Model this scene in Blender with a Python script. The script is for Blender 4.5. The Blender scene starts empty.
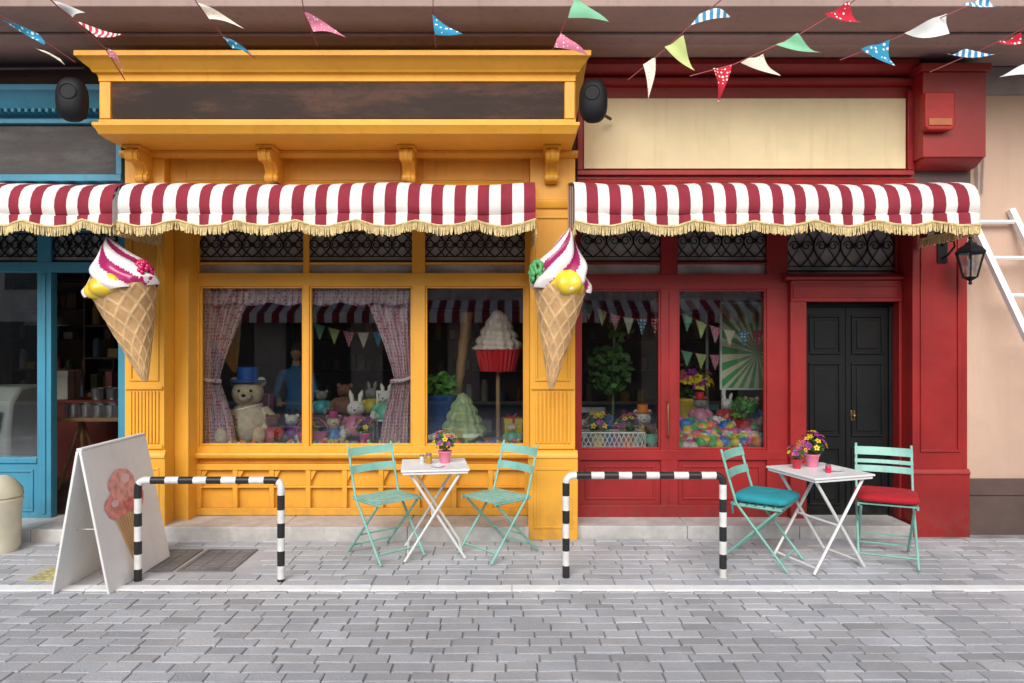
import bpy, math, random
from mathutils import Vector, Matrix
R = random.Random(11)
pi = math.pi
D0 = 6.2                      # camera stands 6.2 m in front of the pilaster line (y = 0)
def ex(u, y): return (u-512)*(D0+y)/700      # elevation survey -> metres on plane y
def ez(v, y): return 1.75+(341.5-v)*(D0+y)/700

# ------------------------------------------------------------------ mesh builder
class MB:
    def __init__(s):
        s.v=[]; s.f=[]; s.m=[]; s.c=[]; s.M=Matrix.Identity(4); s.mi=0; s.col=(1,1,1,1)
    def add(s, vs, fs, mi=None, col=None):
        b=len(s.v)
        s.v += [tuple(s.M @ Vector(p)) for p in vs]
        for f in fs:
            s.f.append([b+i for i in f]); s.m.append(s.mi if mi is None else mi); s.c.append(col or s.col)
    def box(s,x0,x1,y0,y1,z0,z1,mi=None):
        if x0>x1:x0,x1=x1,x0
        if y0>y1:y0,y1=y1,y0
        if z0>z1:z0,z1=z1,z0
        s.add([(x0,y0,z0),(x1,y0,z0),(x1,y1,z0),(x0,y1,z0),(x0,y0,z1),(x1,y0,z1),(x1,y1,z1),(x0,y1,z1)],
              [(0,3,2,1),(4,5,6,7),(0,1,5,4),(1,2,6,5),(2,3,7,6),(3,0,4,7)],mi)
    def prism_x(s,prof,x0,x1,mi=None):      # prof: (y,z[,ext])
        n=len(prof)
        a=[(x0-(p[2] if len(p)>2 else 0),p[0],p[1]) for p in prof]
        b=[(x1+(p[2] if len(p)>2 else 0),p[0],p[1]) for p in prof]
        fs=[(i,(i+1)%n,n+(i+1)%n,n+i) for i in range(n)]
        s.add(a+b,fs+[tuple(reversed(range(n))),tuple(range(n,2*n))],mi)
    def prism_y(s,poly,y0,y1,mi=None):      # poly: (x,z)
        n=len(poly)
        a=[(p[0],y0,p[1]) for p in poly]; b=[(p[0],y1,p[1]) for p in poly]
        fs=[((i+1)%n,i,n+i,n+(i+1)%n) for i in range(n)]
        s.add(a+b,fs+[tuple(range(n)),tuple(reversed(range(n,2*n)))],mi)
    def surf(s,fn,nu,nv,close=False,mi=None,mfn=None):
        vs=[];cols=nu if close else nu+1
        for j in range(nv+1):
            for i in range(cols): vs.append(fn(i/nu,j/nv))
        b=len(s.v); s.v+=[tuple(s.M @ Vector(p)) for p in vs]
        for j in range(nv):
            for i in range(nu):
                i2=(i+1)%cols if close else i+1
                s.f.append([b+j*cols+i,b+j*cols+i2,b+(j+1)*cols+i2,b+(j+1)*cols+i])
                s.m.append(mfn((i+.5)/nu,(j+.5)/nv) if mfn else (s.mi if mi is None else mi)); s.c.append(s.col)
    def lathe(s,prof,c=(0,0,0),seg=24,mi=None,mfn=None):
        n=len(prof)-1
        def fn(u,v):
            r,z=prof[int(round(v*n))]; a=2*pi*u
            return (c[0]+max(r,1e-4)*math.cos(a),c[1]+max(r,1e-4)*math.sin(a),c[2]+z)
        s.surf(fn,seg,n,True,mi,mfn)
    def sphere(s,c,r,seg=16,rings=10,mi=None):
        if not hasattr(r,'__len__'): r=(r,r,r)
        def fn(u,v):
            a=2*pi*u;t=pi*v
            return (c[0]+r[0]*math.sin(t)*math.cos(a)+0,c[1]+r[1]*math.sin(t)*math.sin(a),c[2]+r[2]*math.cos(t))
        s.surf(fn,seg,rings,True,mi)
    def tube(s,pts,r,seg=8,mi=None,cap=True):
        pts=[Vector(p) for p in pts]; n=len(pts)
        rr=r if hasattr(r,'__len__') else [r]*n
        vs=[];up=None
        for i,p in enumerate(pts):
            t=(pts[min(i+1,n-1)]-pts[max(i-1,0)]).normalized()
            if up is None:
                up=Vector((0,0,1)) if abs(t.z)<.9 else Vector((0,1,0))
            a=(up-t*up.dot(t))
            if a.length<1e-4: a=Vector((1,0,0))-t*t.x
            a.normalize(); up=a; b=t.cross(a)
            for k in range(seg):
                q=2*pi*(k+.5)/seg
                vs.append(p+a*rr[i]*math.cos(q)+b*rr[i]*math.sin(q))
        fs=[(i*seg+k,i*seg+(k+1)%seg,(i+1)*seg+(k+1)%seg,(i+1)*seg+k) for i in range(n-1) for k in range(seg)]
        if cap: fs+= [tuple(reversed(range(seg))),tuple(range((n-1)*seg,n*seg))]
        s.add(vs,fs,mi)
    def leaves(s,c,rad,n,size,mi=0,rnd=R,shape=1.0):
        for _ in range(n):
            a=rnd.uniform(0,2*pi);t=math.acos(rnd.uniform(-1,1));q=rnd.uniform(.25,1)**.5
            p=Vector((c[0]+rad[0]*q*math.sin(t)*math.cos(a),c[1]+rad[1]*q*math.sin(t)*math.sin(a),c[2]+rad[2]*q*math.cos(t)))
            d=Vector((rnd.gauss(0,1),rnd.gauss(0,1),rnd.gauss(0,.8))).normalized()
            e=d.orthogonal().normalized(); e=Matrix.Rotation(rnd.uniform(0,6.28),3,d)@e
            L=size*rnd.uniform(.6,1.3); w=L*.32*shape
            s.add([p-d*L*.5,p+e*w,p+d*L*.5,p-e*w],[(0,1,2,3)],mi)

def make(name,mb,mats,parent=None,bevel=0,loc=None,rot=None,smooth=38,attr=False,seg=2):
    me=bpy.data.meshes.new(name); me.from_pydata(mb.v,[],mb.f)
    if not hasattr(mats,'__len__'): mats=[mats]
    for m in mats: me.materials.append(m)
    me.polygons.foreach_set('material_index',mb.m)
    if attr:
        at=me.attributes.new('Col','FLOAT_COLOR','FACE')
        at.data.foreach_set('color',[q for c in mb.c for q in c])
    me.update(); me.validate()
    if smooth:
        me.polygons.foreach_set('use_smooth',[True]*len(me.polygons))
        me.set_sharp_from_angle(angle=math.radians(smooth))
    ob=bpy.data.objects.new(name,me); bpy.context.scene.collection.objects.link(ob)
    if parent: ob.parent=parent
    if loc: ob.location=loc
    if rot: ob.rotation_euler=rot
    if bevel:
        b=ob.modifiers.new('bevel','BEVEL'); b.width=bevel; b.segments=seg; b.limit_method='ANGLE'; b.angle_limit=math.radians(40)
    return ob
def group(name,loc=(0,0,0),rot=(0,0,0),scale=(1,1,1)):
    e=bpy.data.objects.new(name,None); e.location=loc; e.rotation_euler=rot; e.scale=scale; e.empty_display_size=.2
    bpy.context.scene.collection.objects.link(e); return e

# ------------------------------------------------------------------ materials
def base(name):
    m=bpy.data.materials.new(name); m.use_nodes=True; nt=m.node_tree
    return m,nt,nt.nodes['Principled BSDF']
def mixc(nt,fac,a,b,blend='MIX'):
    n=nt.nodes.new('ShaderNodeMix'); n.data_type='RGBA'; n.blend_type=blend
    for i,val in ((0,fac),(6,a),(7,b)):
        if hasattr(val,'is_output'): nt.links.new(val,n.inputs[i])
        elif i==0: n.inputs[0].default_value=val
        else: n.inputs[i].default_value=(*val,1) if len(val)==3 else val
    return n.outputs[2]
def noise(nt,vec,scale,detail=4,rough=.6):
    n=nt.nodes.new('ShaderNodeTexNoise'); n.inputs['Scale'].default_value=scale; n.inputs['Detail'].default_value=detail
    n.inputs['Roughness'].default_value=rough; nt.links.new(vec,n.inputs['Vector']); return n.outputs['Fac']
def ramp(nt,fac,a,b):
    n=nt.nodes.new('ShaderNodeMapRange'); n.inputs[1].default_value=a; n.inputs[2].default_value=b
    n.interpolation_type='SMOOTHSTEP'; nt.links.new(fac,n.inputs[0]); return n.outputs[0]
def math_(nt,op,a,b=None):
    n=nt.nodes.new('ShaderNodeMath'); n.operation=op
    for i,v in enumerate((a,b)):
        if v is None: continue
        if hasattr(v,'is_output'): nt.links.new(v,n.inputs[i])
        else: n.inputs[i].default_value=v
    return n.outputs[0]
def mp(nt,vec,sc):
    n=nt.nodes.new('ShaderNodeMapping'); n.inputs['Scale'].default_value=sc; nt.links.new(vec,n.inputs[0]); return n.outputs[0]
def mat(name,col,rough=.5,metal=0,var=.18,scale=3,bump=.0,bscale=50,streak=0,spec=.5,attr=False,dirt=None,lowdirt=0,emit=0,coat=0,lite=False):
    m,nt,P=base(name); tc=nt.nodes.new('ShaderNodeTexCoord').outputs['Object']
    n1=noise(nt,tc,scale,2 if lite else 4)
    c=mixc(nt,ramp(nt,n1,.3,.7),[q*(1-var) for q in col],[min(1,q*(1+var*.6)) for q in col])
    if streak:
        n2=noise(nt,mp(nt,tc,(9,9,.7)),1.5,4)
        f=math_(nt,'MULTIPLY',ramp(nt,n2,.5,.75),streak)
        c=mixc(nt,f,c,dirt or [q*.35 for q in col])
    if attr:
        a=nt.nodes.new('ShaderNodeAttribute'); a.attribute_name='Col'; c=mixc(nt,1.0,c,a.outputs['Color'],'MULTIPLY')
        st=ramp(nt,noise(nt,tc,.9,6,.72),.50,.70); c=mixc(nt,math_(nt,'MULTIPLY',st,.30),c,[q*.6 for q in col])
        du=ramp(nt,noise(nt,tc,2.3,5,.7),.50,.75); c=mixc(nt,math_(nt,'MULTIPLY',du,.35),c,[min(1,q*1.3) for q in col])
        sp_=ramp(nt,noise(nt,tc,110,2,.7),.52,.72); c=mixc(nt,math_(nt,'MULTIPLY',sp_,.35),c,[q*.55 for q in col])
    if lowdirt:
        g=nt.nodes.new('ShaderNodeNewGeometry'); sp=nt.nodes.new('ShaderNodeSeparateXYZ'); nt.links.new(g.outputs['Position'],sp.inputs[0])
        h=ramp(nt,sp.outputs['Z'],.45,.0); f=math_(nt,'MULTIPLY',math_(nt,'MULTIPLY',h,ramp(nt,noise(nt,tc,9,4),.35,.65)),lowdirt)
        c=mixc(nt,f,c,(.12,.1,.085))
    nt.links.new(c,P.inputs['Base Color'])
    if lite: P.inputs['Roughness'].default_value=rough
    else:
        r=nt.nodes.new('ShaderNodeMapRange'); r.inputs[3].default_value=max(.03,rough-.12); r.inputs[4].default_value=min(1,rough+.14)
        nt.links.new(noise(nt,tc,scale*5,3),r.inputs[0]); nt.links.new(r.outputs[0],P.inputs['Roughness'])
    P.inputs['Metallic'].default_value=metal; P.inputs['Specular IOR Level'].default_value=spec
    if coat: P.inputs['Coat Weight'].default_value=coat; P.inputs['Coat Roughness'].default_value=.15
    if bump:
        b=nt.nodes.new('ShaderNodeBump'); b.inputs['Strength'].default_value=bump; b.inputs['Distance'].default_value=.01
        nt.links.new(noise(nt,tc,bscale,3),b.inputs['Height']); nt.links.new(b.outputs[0],P.inputs['Normal'])
    if emit:
        P.inputs['Emission Color'].default_value=(*col,1); P.inputs['Emission Strength'].default_value=emit
    return m
def dotmat(name,bg,dot,scale=40,th=.3,rough=.85):
    m,nt,P=base(name); tc=nt.nodes.new('ShaderNodeTexCoord').outputs['Object']
    v=nt.nodes.new('ShaderNodeTexVoronoi'); v.inputs['Scale'].default_value=scale; v.inputs['Randomness'].default_value=.35
    nt.links.new(tc,v.inputs['Vector'])
    c=mixc(nt,ramp(nt,v.outputs['Distance'],th+.03,th-.03),bg,dot)
    nt.links.new(c,P.inputs['Base Color']); P.inputs['Roughness'].default_value=rough
    return m
def stripemat(name,a,b,freq=40,axis=0):
    m,nt,P=base(name); tc=nt.nodes.new('ShaderNodeTexCoord').outputs['Object']
    sp=nt.nodes.new('ShaderNodeSeparateXYZ'); nt.links.new(tc,sp.inputs[0])
    s=math_(nt,'SINE',math_(nt,'MULTIPLY',sp.outputs[axis],freq*6.28))
    nt.links.new(mixc(nt,ramp(nt,s,-.1,.1),a,b),P.inputs['Base Color']); P.inputs['Roughness'].default_value=.85
    return m
def glassmat(name,k=1.7,painted_sheen=0):
    m,nt,P=base(name); nt.nodes.remove(P); o=nt.nodes['Material Output']
    t=nt.nodes.new('ShaderNodeBsdfTransparent'); t.inputs[0].default_value=(.93,.96,.95,1)
    tin=t.outputs[0]
    if painted_sheen:
        dd=nt.nodes.new('ShaderNodeBsdfDiffuse'); dd.inputs[0].default_value=(.66,.66,.62,1)  # pale diffuse layer painted in for reflected brightness on the pane
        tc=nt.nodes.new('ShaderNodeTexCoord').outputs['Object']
        mx0=nt.nodes.new('ShaderNodeMixShader'); f0=math_(nt,'ADD',math_(nt,'MULTIPLY',ramp(nt,noise(nt,tc,2.2,4),.25,.75),painted_sheen*.6),painted_sheen*.4)
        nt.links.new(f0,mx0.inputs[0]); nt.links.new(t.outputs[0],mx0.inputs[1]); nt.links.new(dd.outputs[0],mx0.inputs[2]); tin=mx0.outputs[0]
    g=nt.nodes.new('ShaderNodeBsdfGlossy'); g.inputs['Roughness'].default_value=.01
    fr=nt.nodes.new('ShaderNodeFresnel'); fr.inputs[0].default_value=1.55
    mx=nt.nodes.new('ShaderNodeMixShader'); f=math_(nt,'MINIMUM',math_(nt,'MULTIPLY',fr.outputs[0],k),1.0)
    nt.links.new(f,mx.inputs[0]); nt.links.new(tin,mx.inputs[1]); nt.links.new(g.outputs[0],mx.inputs[2]); nt.links.new(mx.outputs[0],o.inputs[0])
    return m

ORANGE=mat('orange_paint',(.80,.385,.035),.45,var=.09,scale=1.6,bump=.12,bscale=25,streak=.2,dirt=(.46,.19,.02),lowdirt=.3)
RED=mat('red_paint',(.29,.014,.014),.42,var=.18,scale=1.6,bump=.12,bscale=25,streak=.25,dirt=(.13,.006,.007),lowdirt=.2)
BLUE=mat('blue_paint',(.05,.25,.37),.42,var=.15,scale=1.6,bump=.12,bscale=25,streak=.25,lowdirt=.3)
BROWNW=mat('brown_render',(.36,.25,.22),.8,var=.15,scale=.8,bump=.3,bscale=60,streak=.25)
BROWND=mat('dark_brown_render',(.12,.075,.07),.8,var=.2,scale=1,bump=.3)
TAN=mat('tan_render',(.58,.40,.30),.85,var=.08,scale=.9,bump=.35,bscale=90,streak=.2,dirt=(.4,.28,.21),lowdirt=.4)
BLACK=mat('black_metal',(.016,.016,.018),.5,var=.3,lite=True)
BLKDOOR=mat('black_door_paint',(.005,.006,.0065),.5,var=.3,scale=2,bump=.1,lowdirt=.15,spec=.3)
IRON=mat('wrought_iron',(.007,.007,.009),.6,lite=True,spec=.3)
GLASS=glassmat('window_glass',2.4)
TGLASS=glassmat('painted_sheen_transom_glass',2.0,.85)  # transom panes lightened by colour, standing in for reflections and backlight
def signmat(name,col,edge,n=1.3):
    m,nt,P=base(name); tc=nt.nodes.new('ShaderNodeTexCoord').outputs['Object']
    a=ramp(nt,noise(nt,mp(nt,tc,(.6,1,2.2)),n*2,7,.7),.42,.66)
    b=ramp(nt,noise(nt,tc,14,6,.75),.55,.72)
    c=mixc(nt,a,col,edge); c=mixc(nt,math_(nt,'MULTIPLY',b,.5),c,[q*.5 for q in col])
    nt.links.new(c,P.inputs['Base Color']); P.inputs['Roughness'].default_value=.6; P.inputs['Specular IOR Level'].default_value=.25
    return m
SIGNBR=signmat('weathered_brown_board',(.026,.012,.008),(.085,.036,.02))
SIGNGY=signmat('weathered_grey_board',(.07,.065,.062),(.11,.10,.095))
SIGNCR=mat('cream_board',(.80,.66,.40),.6,var=.1,scale=1.2,streak=.3,dirt=(.58,.40,.18),bump=.05)
STONE=mat('pale_stone',(.58,.56,.53),.6,var=.18,scale=3,bump=.25,bscale=40,streak=.25,dirt=(.28,.26,.24),lowdirt=.2)
PAVE=mat('pavers',(.46,.465,.475),.75,var=.18,scale=.7,bump=.6,bscale=70,attr=True)
SLAB=mat('sidewalk_pavers',(.47,.475,.485),.78,var=.16,scale=1.1,bump=.5,bscale=60,attr=True)
GROUND=mat('ground_joint_dirt',(.30,.295,.29),.95,var=.35,scale=5,bump=.5)
LINE=mat('white_line_paint',(.88,.88,.87),.7,var=.08,scale=7,bump=.2)
AWR=mat('burgundy_canvas',(.25,.018,.036),.9,var=.18,bump=.25,bscale=200)
AWW=mat('white_canvas',(.76,.73,.69),.9,var=.1,bump=.25,bscale=200)
GOLD=mat('gold_fringe',(.68,.53,.25),.8,var=.25,scale=40,lite=True)
WHITE=mat('white_enamel',(.80,.80,.79),.4,var=.06,lite=True)
TEAL=mat('mint_enamel',(.23,.50,.42),.4,var=.15,scale=6,lite=True)
CUSHT=mat('teal_fabric',(.02,.30,.35),.9,var=.15,bump=.3,bscale=150)
CUSHR=mat('red_fabric',(.45,.010,.02),.9,var=.15,bump=.3,bscale=150)
CREAMW=mat('whipped_white',(.82,.76,.75),.35,var=.06,lite=True)
MAGENTA=mat('magenta_gloss',(.38,.02,.12),.3,coat=.3,lite=True)
YELLOW=mat('yellow_gloss',(.85,.60,.04),.3,coat=.3,lite=True)
BERRY=mat('raspberry',(.45,.006,.08),.3,coat=.3,lite=True)
MINT=mat('mint_green',(.10,.38,.12),.4,lite=True)
WAFFLE=mat('waffle',(.66,.43,.21),.55,var=.2,scale=8,bump=.2)
LEAF=mat('leaves',(.06,.16,.03),.6,var=.4,scale=12,lite=True)
DKWOOD=mat('dark_wood',(.08,.042,.025),.5,var=.35,scale=3,lite=True)
WOOD=mat('light_wood',(.35,.2,.1),.55,var=.3,scale=3,lite=True)
INTW=mat('interior_plum_wall',(.16,.095,.08),.8,var=.3,scale=1,lite=True)
INTD=mat('interior_dark_wall',(.13,.10,.09),.8,var=.3,scale=1,lite=True)
FUR=mat('cream_fur',(.66,.52,.36),.95,var=.2,scale=20,bump=1,bscale=90)
FURW=mat('white_fur',(.75,.70,.66),.95,var=.1,bump=1,bscale=90)
STEEL=mat('steel',(.45,.45,.46),.3,metal=.9,lite=True)
def pl(name,c,r=.4,**k): return mat(name,c,r,lite=True,**k)
PINKM=pl('pink_gloss',(.75,.2,.32),.4)
BLUEG=pl('royal_blue',(.02,.10,.42),.4)

# ------------------------------------------------------------------ ground
mb=MB(); mb.add([(-40,-40,-.014),(40,-40,-.014),(40,.6,-.014),(-40,.6,-.014)],[(0,1,2,3)])
make('ground',mb,GROUND,smooth=0)
def pave(mb,x0,x1,y0,y1,bw,bh,gap,tint,skip=None,amp=.22):
    y=y0;row=0
    while y<y1-.01:
        x=x0-(bw*.5 if row%2 else 0)+R.uniform(-.03,.03)
        hh=bh*R.uniform(.92,1.08); ye=min(y+hh,y1)
        if y1-ye<.03: ye=y1
        while x<x1:
            w_=bw*R.uniform(.82,1.18)
            cx,cy=x+w_/2,(y+ye)/2
            if not(skip and skip(cx,cy)):
                g=gap/2*R.uniform(.6,1.6); z=R.gauss(0,.0014); ta,tb=R.gauss(0,.0012),R.gauss(0,.0012); jy=R.gauss(0,.0014)
                wv=lambda q:.007*math.sin(q*.9)+.004*math.sin(q*2.3+1)
                edge=(y1-cy<bh*1.2) or (cy-y0<bh*1.2)
                wy=0 if edge else wv(cx)
                a,b,c,d=x+g,x+w_-g,y+g+jy+wy,ye-g+jy+wy
                if edge: c,d=max(c,y0),min(d,y1)
                i=R.uniform(.003,.007)
                k=1+R.gauss(0,amp*.6)
                if R.random()<.07:k*=.84
                if R.random()<.09:k*=1.12
                w=R.uniform(-.02,.02)
                vs=[(a,c,-.04),(b,c,-.04),(b,d,-.04),(a,d,-.04)]
                vs+=[(px,py,z-.005+ta*sx+tb*sy) for px,py,sx,sy in((a,c,-1,-1),(b,c,1,-1),(b,d,1,1),(a,d,-1,1))]
                vs+=[(px+R.gauss(0,.0012),py+R.gauss(0,.0012),z+ta*sx+tb*sy) for px,py,sx,sy in((a+i,c+i,-1,-1),(b-i,c+i,1,-1),(b-i,d-i,1,1),(a+i,d-i,-1,1))]
                fs=[(l*4+q,l*4+(q+1)%4,l*4+4+(q+1)%4,l*4+4+q) for l in(0,1) for q in range(4)]+[(8,9,10,11)]
                mb.add(vs,fs,0,(k*(tint[0]+w),k*tint[1],k*(tint[2]-w),1))
            x+=w_
        y=ye;row+=1
gx0,gx1,gy0,gy1=-2.98,-2.14,-.86,-.30
mb=MB(); pave(mb,-9,9,-9.3,-1.287,.205,.106,.0065,(1,1,1.01),amp=.12)
make('road',mb,PAVE,attr=True,smooth=25)
mb=MB(); pave(mb,-9,9,-1.178,.02,.22,.12,.005,(1,1,1.02),skip=lambda x,y:gx0-.12<x<gx1+.12 and gy0-.06<y<gy1+.06,amp=.08)
make('sidewalk',mb,SLAB,attr=True,smooth=25)
mb=MB(); x=-9
while x<9:
    mb.box(x+.002,x+.998,-1.284+R.gauss(0,.001),-1.184,-.04,.006+R.gauss(0,.0006)); x+=1
make('white_kerb_line',mb,LINE,bevel=.003)
gr=group('drain_cover')
mb=MB(); mb.box(gx0-.25,gx1+.25,gy0-.1,gy1+.1,-.05,-.010); make('surround',mb,SLAB,gr,attr=True)
mb=MB()
for a,b in((gx0,gx0+.38),(gx0+.42,gx1)):
    mb.box(a,b,gy0,gy0+.03,-.03,.001);mb.box(a,b,gy1-.03,gy1,-.03,.001);mb.box(a,a+.03,gy0+.03,gy1-.03,-.03,.001);mb.box(b-.03,b,gy0+.03,gy1-.03,-.03,.001)
    n=12
    for i in range(n):
        y=gy0+.04+i*(gy1-gy0-.08)/n; mb.box(a+.03,b-.03,y,y+.024,-.013,-.003)
    for q in (.33,.66): mb.box(a+(b-a)*q,a+(b-a)*q+.012,gy0+.03,gy1-.03,-.014,-.001)
make('grates',mb,mat('cast_iron',(.20,.195,.19),.6,metal=.2,var=.3,bump=.3),gr,bevel=.002)
ty=group('yellow_tactile_tile'); mb=MB(); mb.box(-3.56,-3.32,-1.08,-.80,-.03,.006)
make('tile',mb,mat('yellow_tile',(.60,.54,.24),.75,var=.35,bump=.3),ty,bevel=.003)
mb=MB()
for i in range(4):
    for j in range(4): mb.lathe([(.02,0),(.018,.004),(.0,.005)],(-3.53+i*.06,-1.04+j*.065,.006),8)
make('studs',mb,bpy.data.materials['yellow_tile'],ty)

# ------------------------------------------------------------------ overhanging upper building
bd=group('brown_building')
mb=MB()
mb.box(-12,12,-.95,.5,4.262,4.9)               # overhang slab
mb.box(-12,12,-.90,.5,4.9,9)
mb.box(-12,12,-1.02,-.951,4.42,4.52)
mb.prism_x([(-.36,4.20),(-.36,4.26),(-.52,4.26),(-.52,4.235),(-.45,4.225),(-.42,4.20)],-12,12)
make('overhang',mb,BROWNW,bd,bevel=.008)
mb=MB(); mb.box(-12,4.14,.12,.5,3.1,4.258); make('upper_wall',mb,BROWND,bd)
mb=MB(); mb.box(4.14,12,.2,.6,-.03,4.258); make('side_wall',mb,TAN,bd)
mb=MB(); mb.box(4.145,12,.17,.198,.35,.50);mb.box(4.145,12,.185,.199,-.02,.349)
make('wall_base_band',mb,mat('brown_base',(.11,.07,.06),.7,bump=.3),bd,bevel=.004)
mb=MB(); mb.box(4.141,12,.18,.199,4.0,4.25); mb.tube([(4.24,.16,4.2),(4.22,.16,3.7),(4.235,.16,3.2),(4.22,.16,2.4)],.012,6)
mb.tube([(4.28,.17,4.2),(4.30,.17,3.6),(4.28,.17,3.1)],.008,6)
mb.tube([(-9,.02,4.17),(-6,.0,4.15),(-3.8,.02,4.18)],.01,6); mb.tube([(.75,.04,4.20),(1.6,.04,4.19),(2.8,.05,4.205)],.007,6)
make('cables',mb,mat('grey_cable',(.35,.3,.28),.6),bd)
def room(name,x0,x1,y1,m,parent,z1=3.02):
    mb=MB(); t=.04; y0=.5
    mb.box(x0,x1,y1,y1+t,.0,z1); mb.box(x0,x1,y0,y1,z1,z1+t); mb.box(x0,x1,y0-.05,y1,.06,.1)
    mb.box(x0-t,x0-.001,y0,y1,0,z1); mb.box(x1+.001,x1+t,y0,y1,0,z1)
    make(name,mb,m,parent)

# ------------------------------------------------------------------ generic shopfront pieces
def lattice(mb,x0,x1,z0,z1,y):
    r=.0085; w=x1-x0; h=z1-z0
    n=max(1,round(w/(h*.62))); p=w/n
    mb.tube([(x0,y,z0+.012),(x1,y,z0+.012)],r,4); mb.tube([(x0,y,z1-.012),(x1,y,z1-.012)],r,4); mb.tube([(x0,y,z0+.055),(x1,y,z0+.055)],r*.7,4)
    for i in range(n):
        cx=x0+p*(i+.5); cz=(z0+z1)/2+.02
        for s in(1,-1):
            pts=[]
            for k in range(17):
                t=k/16; pts.append((cx+s*p*.5*math.sin(pi*t),y,z0+.05+(h-.06)*t))
            mb.tube(pts,r,4)
            pts=[]
            for k in range(15):
                a=k/14*2*pi*1.2; q=.048*(1-k/22); pts.append((cx+s*(.055+q*math.cos(a)),y-.006,cz+q*math.sin(a)))
            mb.tube(pts,r*.8,4)
        mb.tube([(cx-p*.5,y+.004,z1-.01),(cx,y+.004,cz),(cx+p*.5,y+.004,z1-.01)],r*.8,4)
        mb.tube([(cx-p*.5,y+.008,z0+.05),(cx,y+.008,cz),(cx+p*.5,y+.008,z0+.05)],r*.8,4)
        mb.sphere((cx,y,cz),.022,8,5)
def panelframe(mb,x0,x1,z0,z1,y,w=.03,d=.014):
    mb.box(x0,x1,y-d,y,z0,z0+w);mb.box(x0,x1,y-d,y,z1-w,z1);mb.box(x0,x0+w,y-d,y,z0+w,z1-w);mb.box(x1-w,x1,y-d,y,z0+w,z1-w)
def pilaster(mb,x0,x1,y,zb=0.0,ztop=3.42,yb=.5):
    mb.box(x0,x1,y,yb,zb,ztop)
    mb.box(x0-.02,x1+.02,y-.03,y-.0005,zb,.72)                 # plinth
    mb.prism_x([(y-.0005,.72),(y-.04,.72),(y-.04,.745),(y-.02,.78),(y-.0005,.79)],x0-.02,x1+.02)
    panelframe(mb,x0+.03,x1-.03,zb+.1,.64,y-.03,.025,.008)
    w=x1-x0
    n=9
    for i in range(n):
        cx=x0+.04+(w-.08)*(i+.5)/n; mb.box(cx-.011,cx+.011,y-.016,y-.0005,.85,1.31)
    mb.box(x0+.01,x1-.01,y-.02,y-.0005,.80,.835); mb.box(x0+.01,x1-.01,y-.02,y-.0005,1.325,1.355)
    panelframe(mb,x0+.045,x1-.045,1.40,2.86,y-.0005,.022,.012)
    mb.prism_x([(y-.0005,2.92),(y-.02,2.93),(y-.035,2.97),(y-.035,3.0),(y-.0005,3.01)],x0-.01,x1+.01)

# ------------------------------------------------------------------ ORANGE SHOP
so=group('orange_shopfront')
mb=MB()
pilaster(mb,-3.43,-3.08,.0); pilaster(mb,.16,.56,.0)
mb.box(-3.079,-2.95,.18,.5,.0,3.0)
mb.box(-3.079,.159,.10,.5,ez(222,.36)+.02,3.425)          # header wall
mb.prism_x([(.0995,3.10),(.06,3.10),(.06,3.15),(.08,3.18),(.0995,3.19)],-3.079,.159)
panelframe(mb,-2.95,-2.2,3.2,3.40,.0995,.02,.01);panelframe(mb,-2.0,-1.0,3.2,3.40,.0995,.02,.01);panelframe(mb,-.8,.1,3.2,3.40,.0995,.02,.01)
make('pilasters_and_header',mb,ORANGE,so,bevel=.005)
mb=MB()  # cornice and sign box with mitred ends
prof=[(.115,4.07,0),(-.62,4.07,.09),(-.65,4.062,.11),(-.65,4.02,.11),(-.625,4.01,.095),(-.60,3.985,.075),(-.55,3.955,.04),(-.535,3.93,.03),(-.51,3.925,.01),(-.50,3.90,0),
      (-.50,3.87,0),(-.475,3.865,0),(-.475,3.565,0),(-.50,3.56,0),(-.50,3.53,.0),(-.545,3.525,.03),(-.545,3.50,.03),(-.52,3.47,.01),(-.50,3.44,0),(-.40,3.428,0),(.115,3.428,0)]
mb.prism_x(prof,-3.37,.52)
mb.prism_x([(.0,3.4275),(-.06,3.4275),(-.06,3.40),(-.03,3.375),(-.0005,3.37)],-3.45,.58)
make('cornice',mb,ORANGE,so,bevel=.004)
mb=MB(); mb.box(-3.36,-3.27,-.502,-.4755,3.566,3.864);mb.box(.43,.51,-.502,-.4755,3.566,3.864); make('sign_frame_ends',mb,ORANGE,so,bevel=.004)
mb=MB(); mb.box(-3.265,.425,-.485,-.4752,3.57,3.86); make('sign_board',mb,SIGNBR,so,bevel=.003)
mb=MB()   # scroll corbels
for cx in (ex(146,0),ex(274,0),ex(410,0),ex(551,0)):
    pr=[(.098 if -3.08<cx<.15 else -.0005,3.424),(-.24,3.424)]
    pr+=[(-.21-.05*math.cos(a)+.0,3.345+.055*math.sin(a)) for a in [pi*.45-k*pi*1.1/8 for k in range(9)]]
    pr+=[(-.15,3.30),(-.11,3.285),(-.08,3.25)]
    pr+=[(-.06-.035*math.cos(a),3.185+.04*math.sin(a)) for a in [pi*.4-k*pi*.9/6 for k in range(7)]]
    pr+=[(pr[0][0],3.14)]
    mb.prism_x(pr,cx-.055,cx+.055)
    mb.prism_x([(a-.012 if i not in(0,len(pr)-1) else a,b-.0) for i,(a,b) in enumerate(pr)],cx-.02,cx+.02)
    mb.box(cx-.075,cx+.075,-.25,-.0005,3.4,3.4265)
    mb.tube([(cx-.062,-.21,3.35),(cx+.062,-.21,3.35)],.03,12); mb.tube([(cx-.062,-.06,3.185),(cx+.062,-.06,3.185)],.022,12)
make('corbels',mb,ORANGE,so,bevel=.004)
Y=.36; U=lambda p:ex(p,Y); V=lambda p:ez(p,Y)
mb=MB()
zb=V(515)
for a,b in((187,199),(303,309),(412,425),(525,537)): mb.box(U(a),U(b),Y,Y+.08,V(456),V(222))
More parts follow.
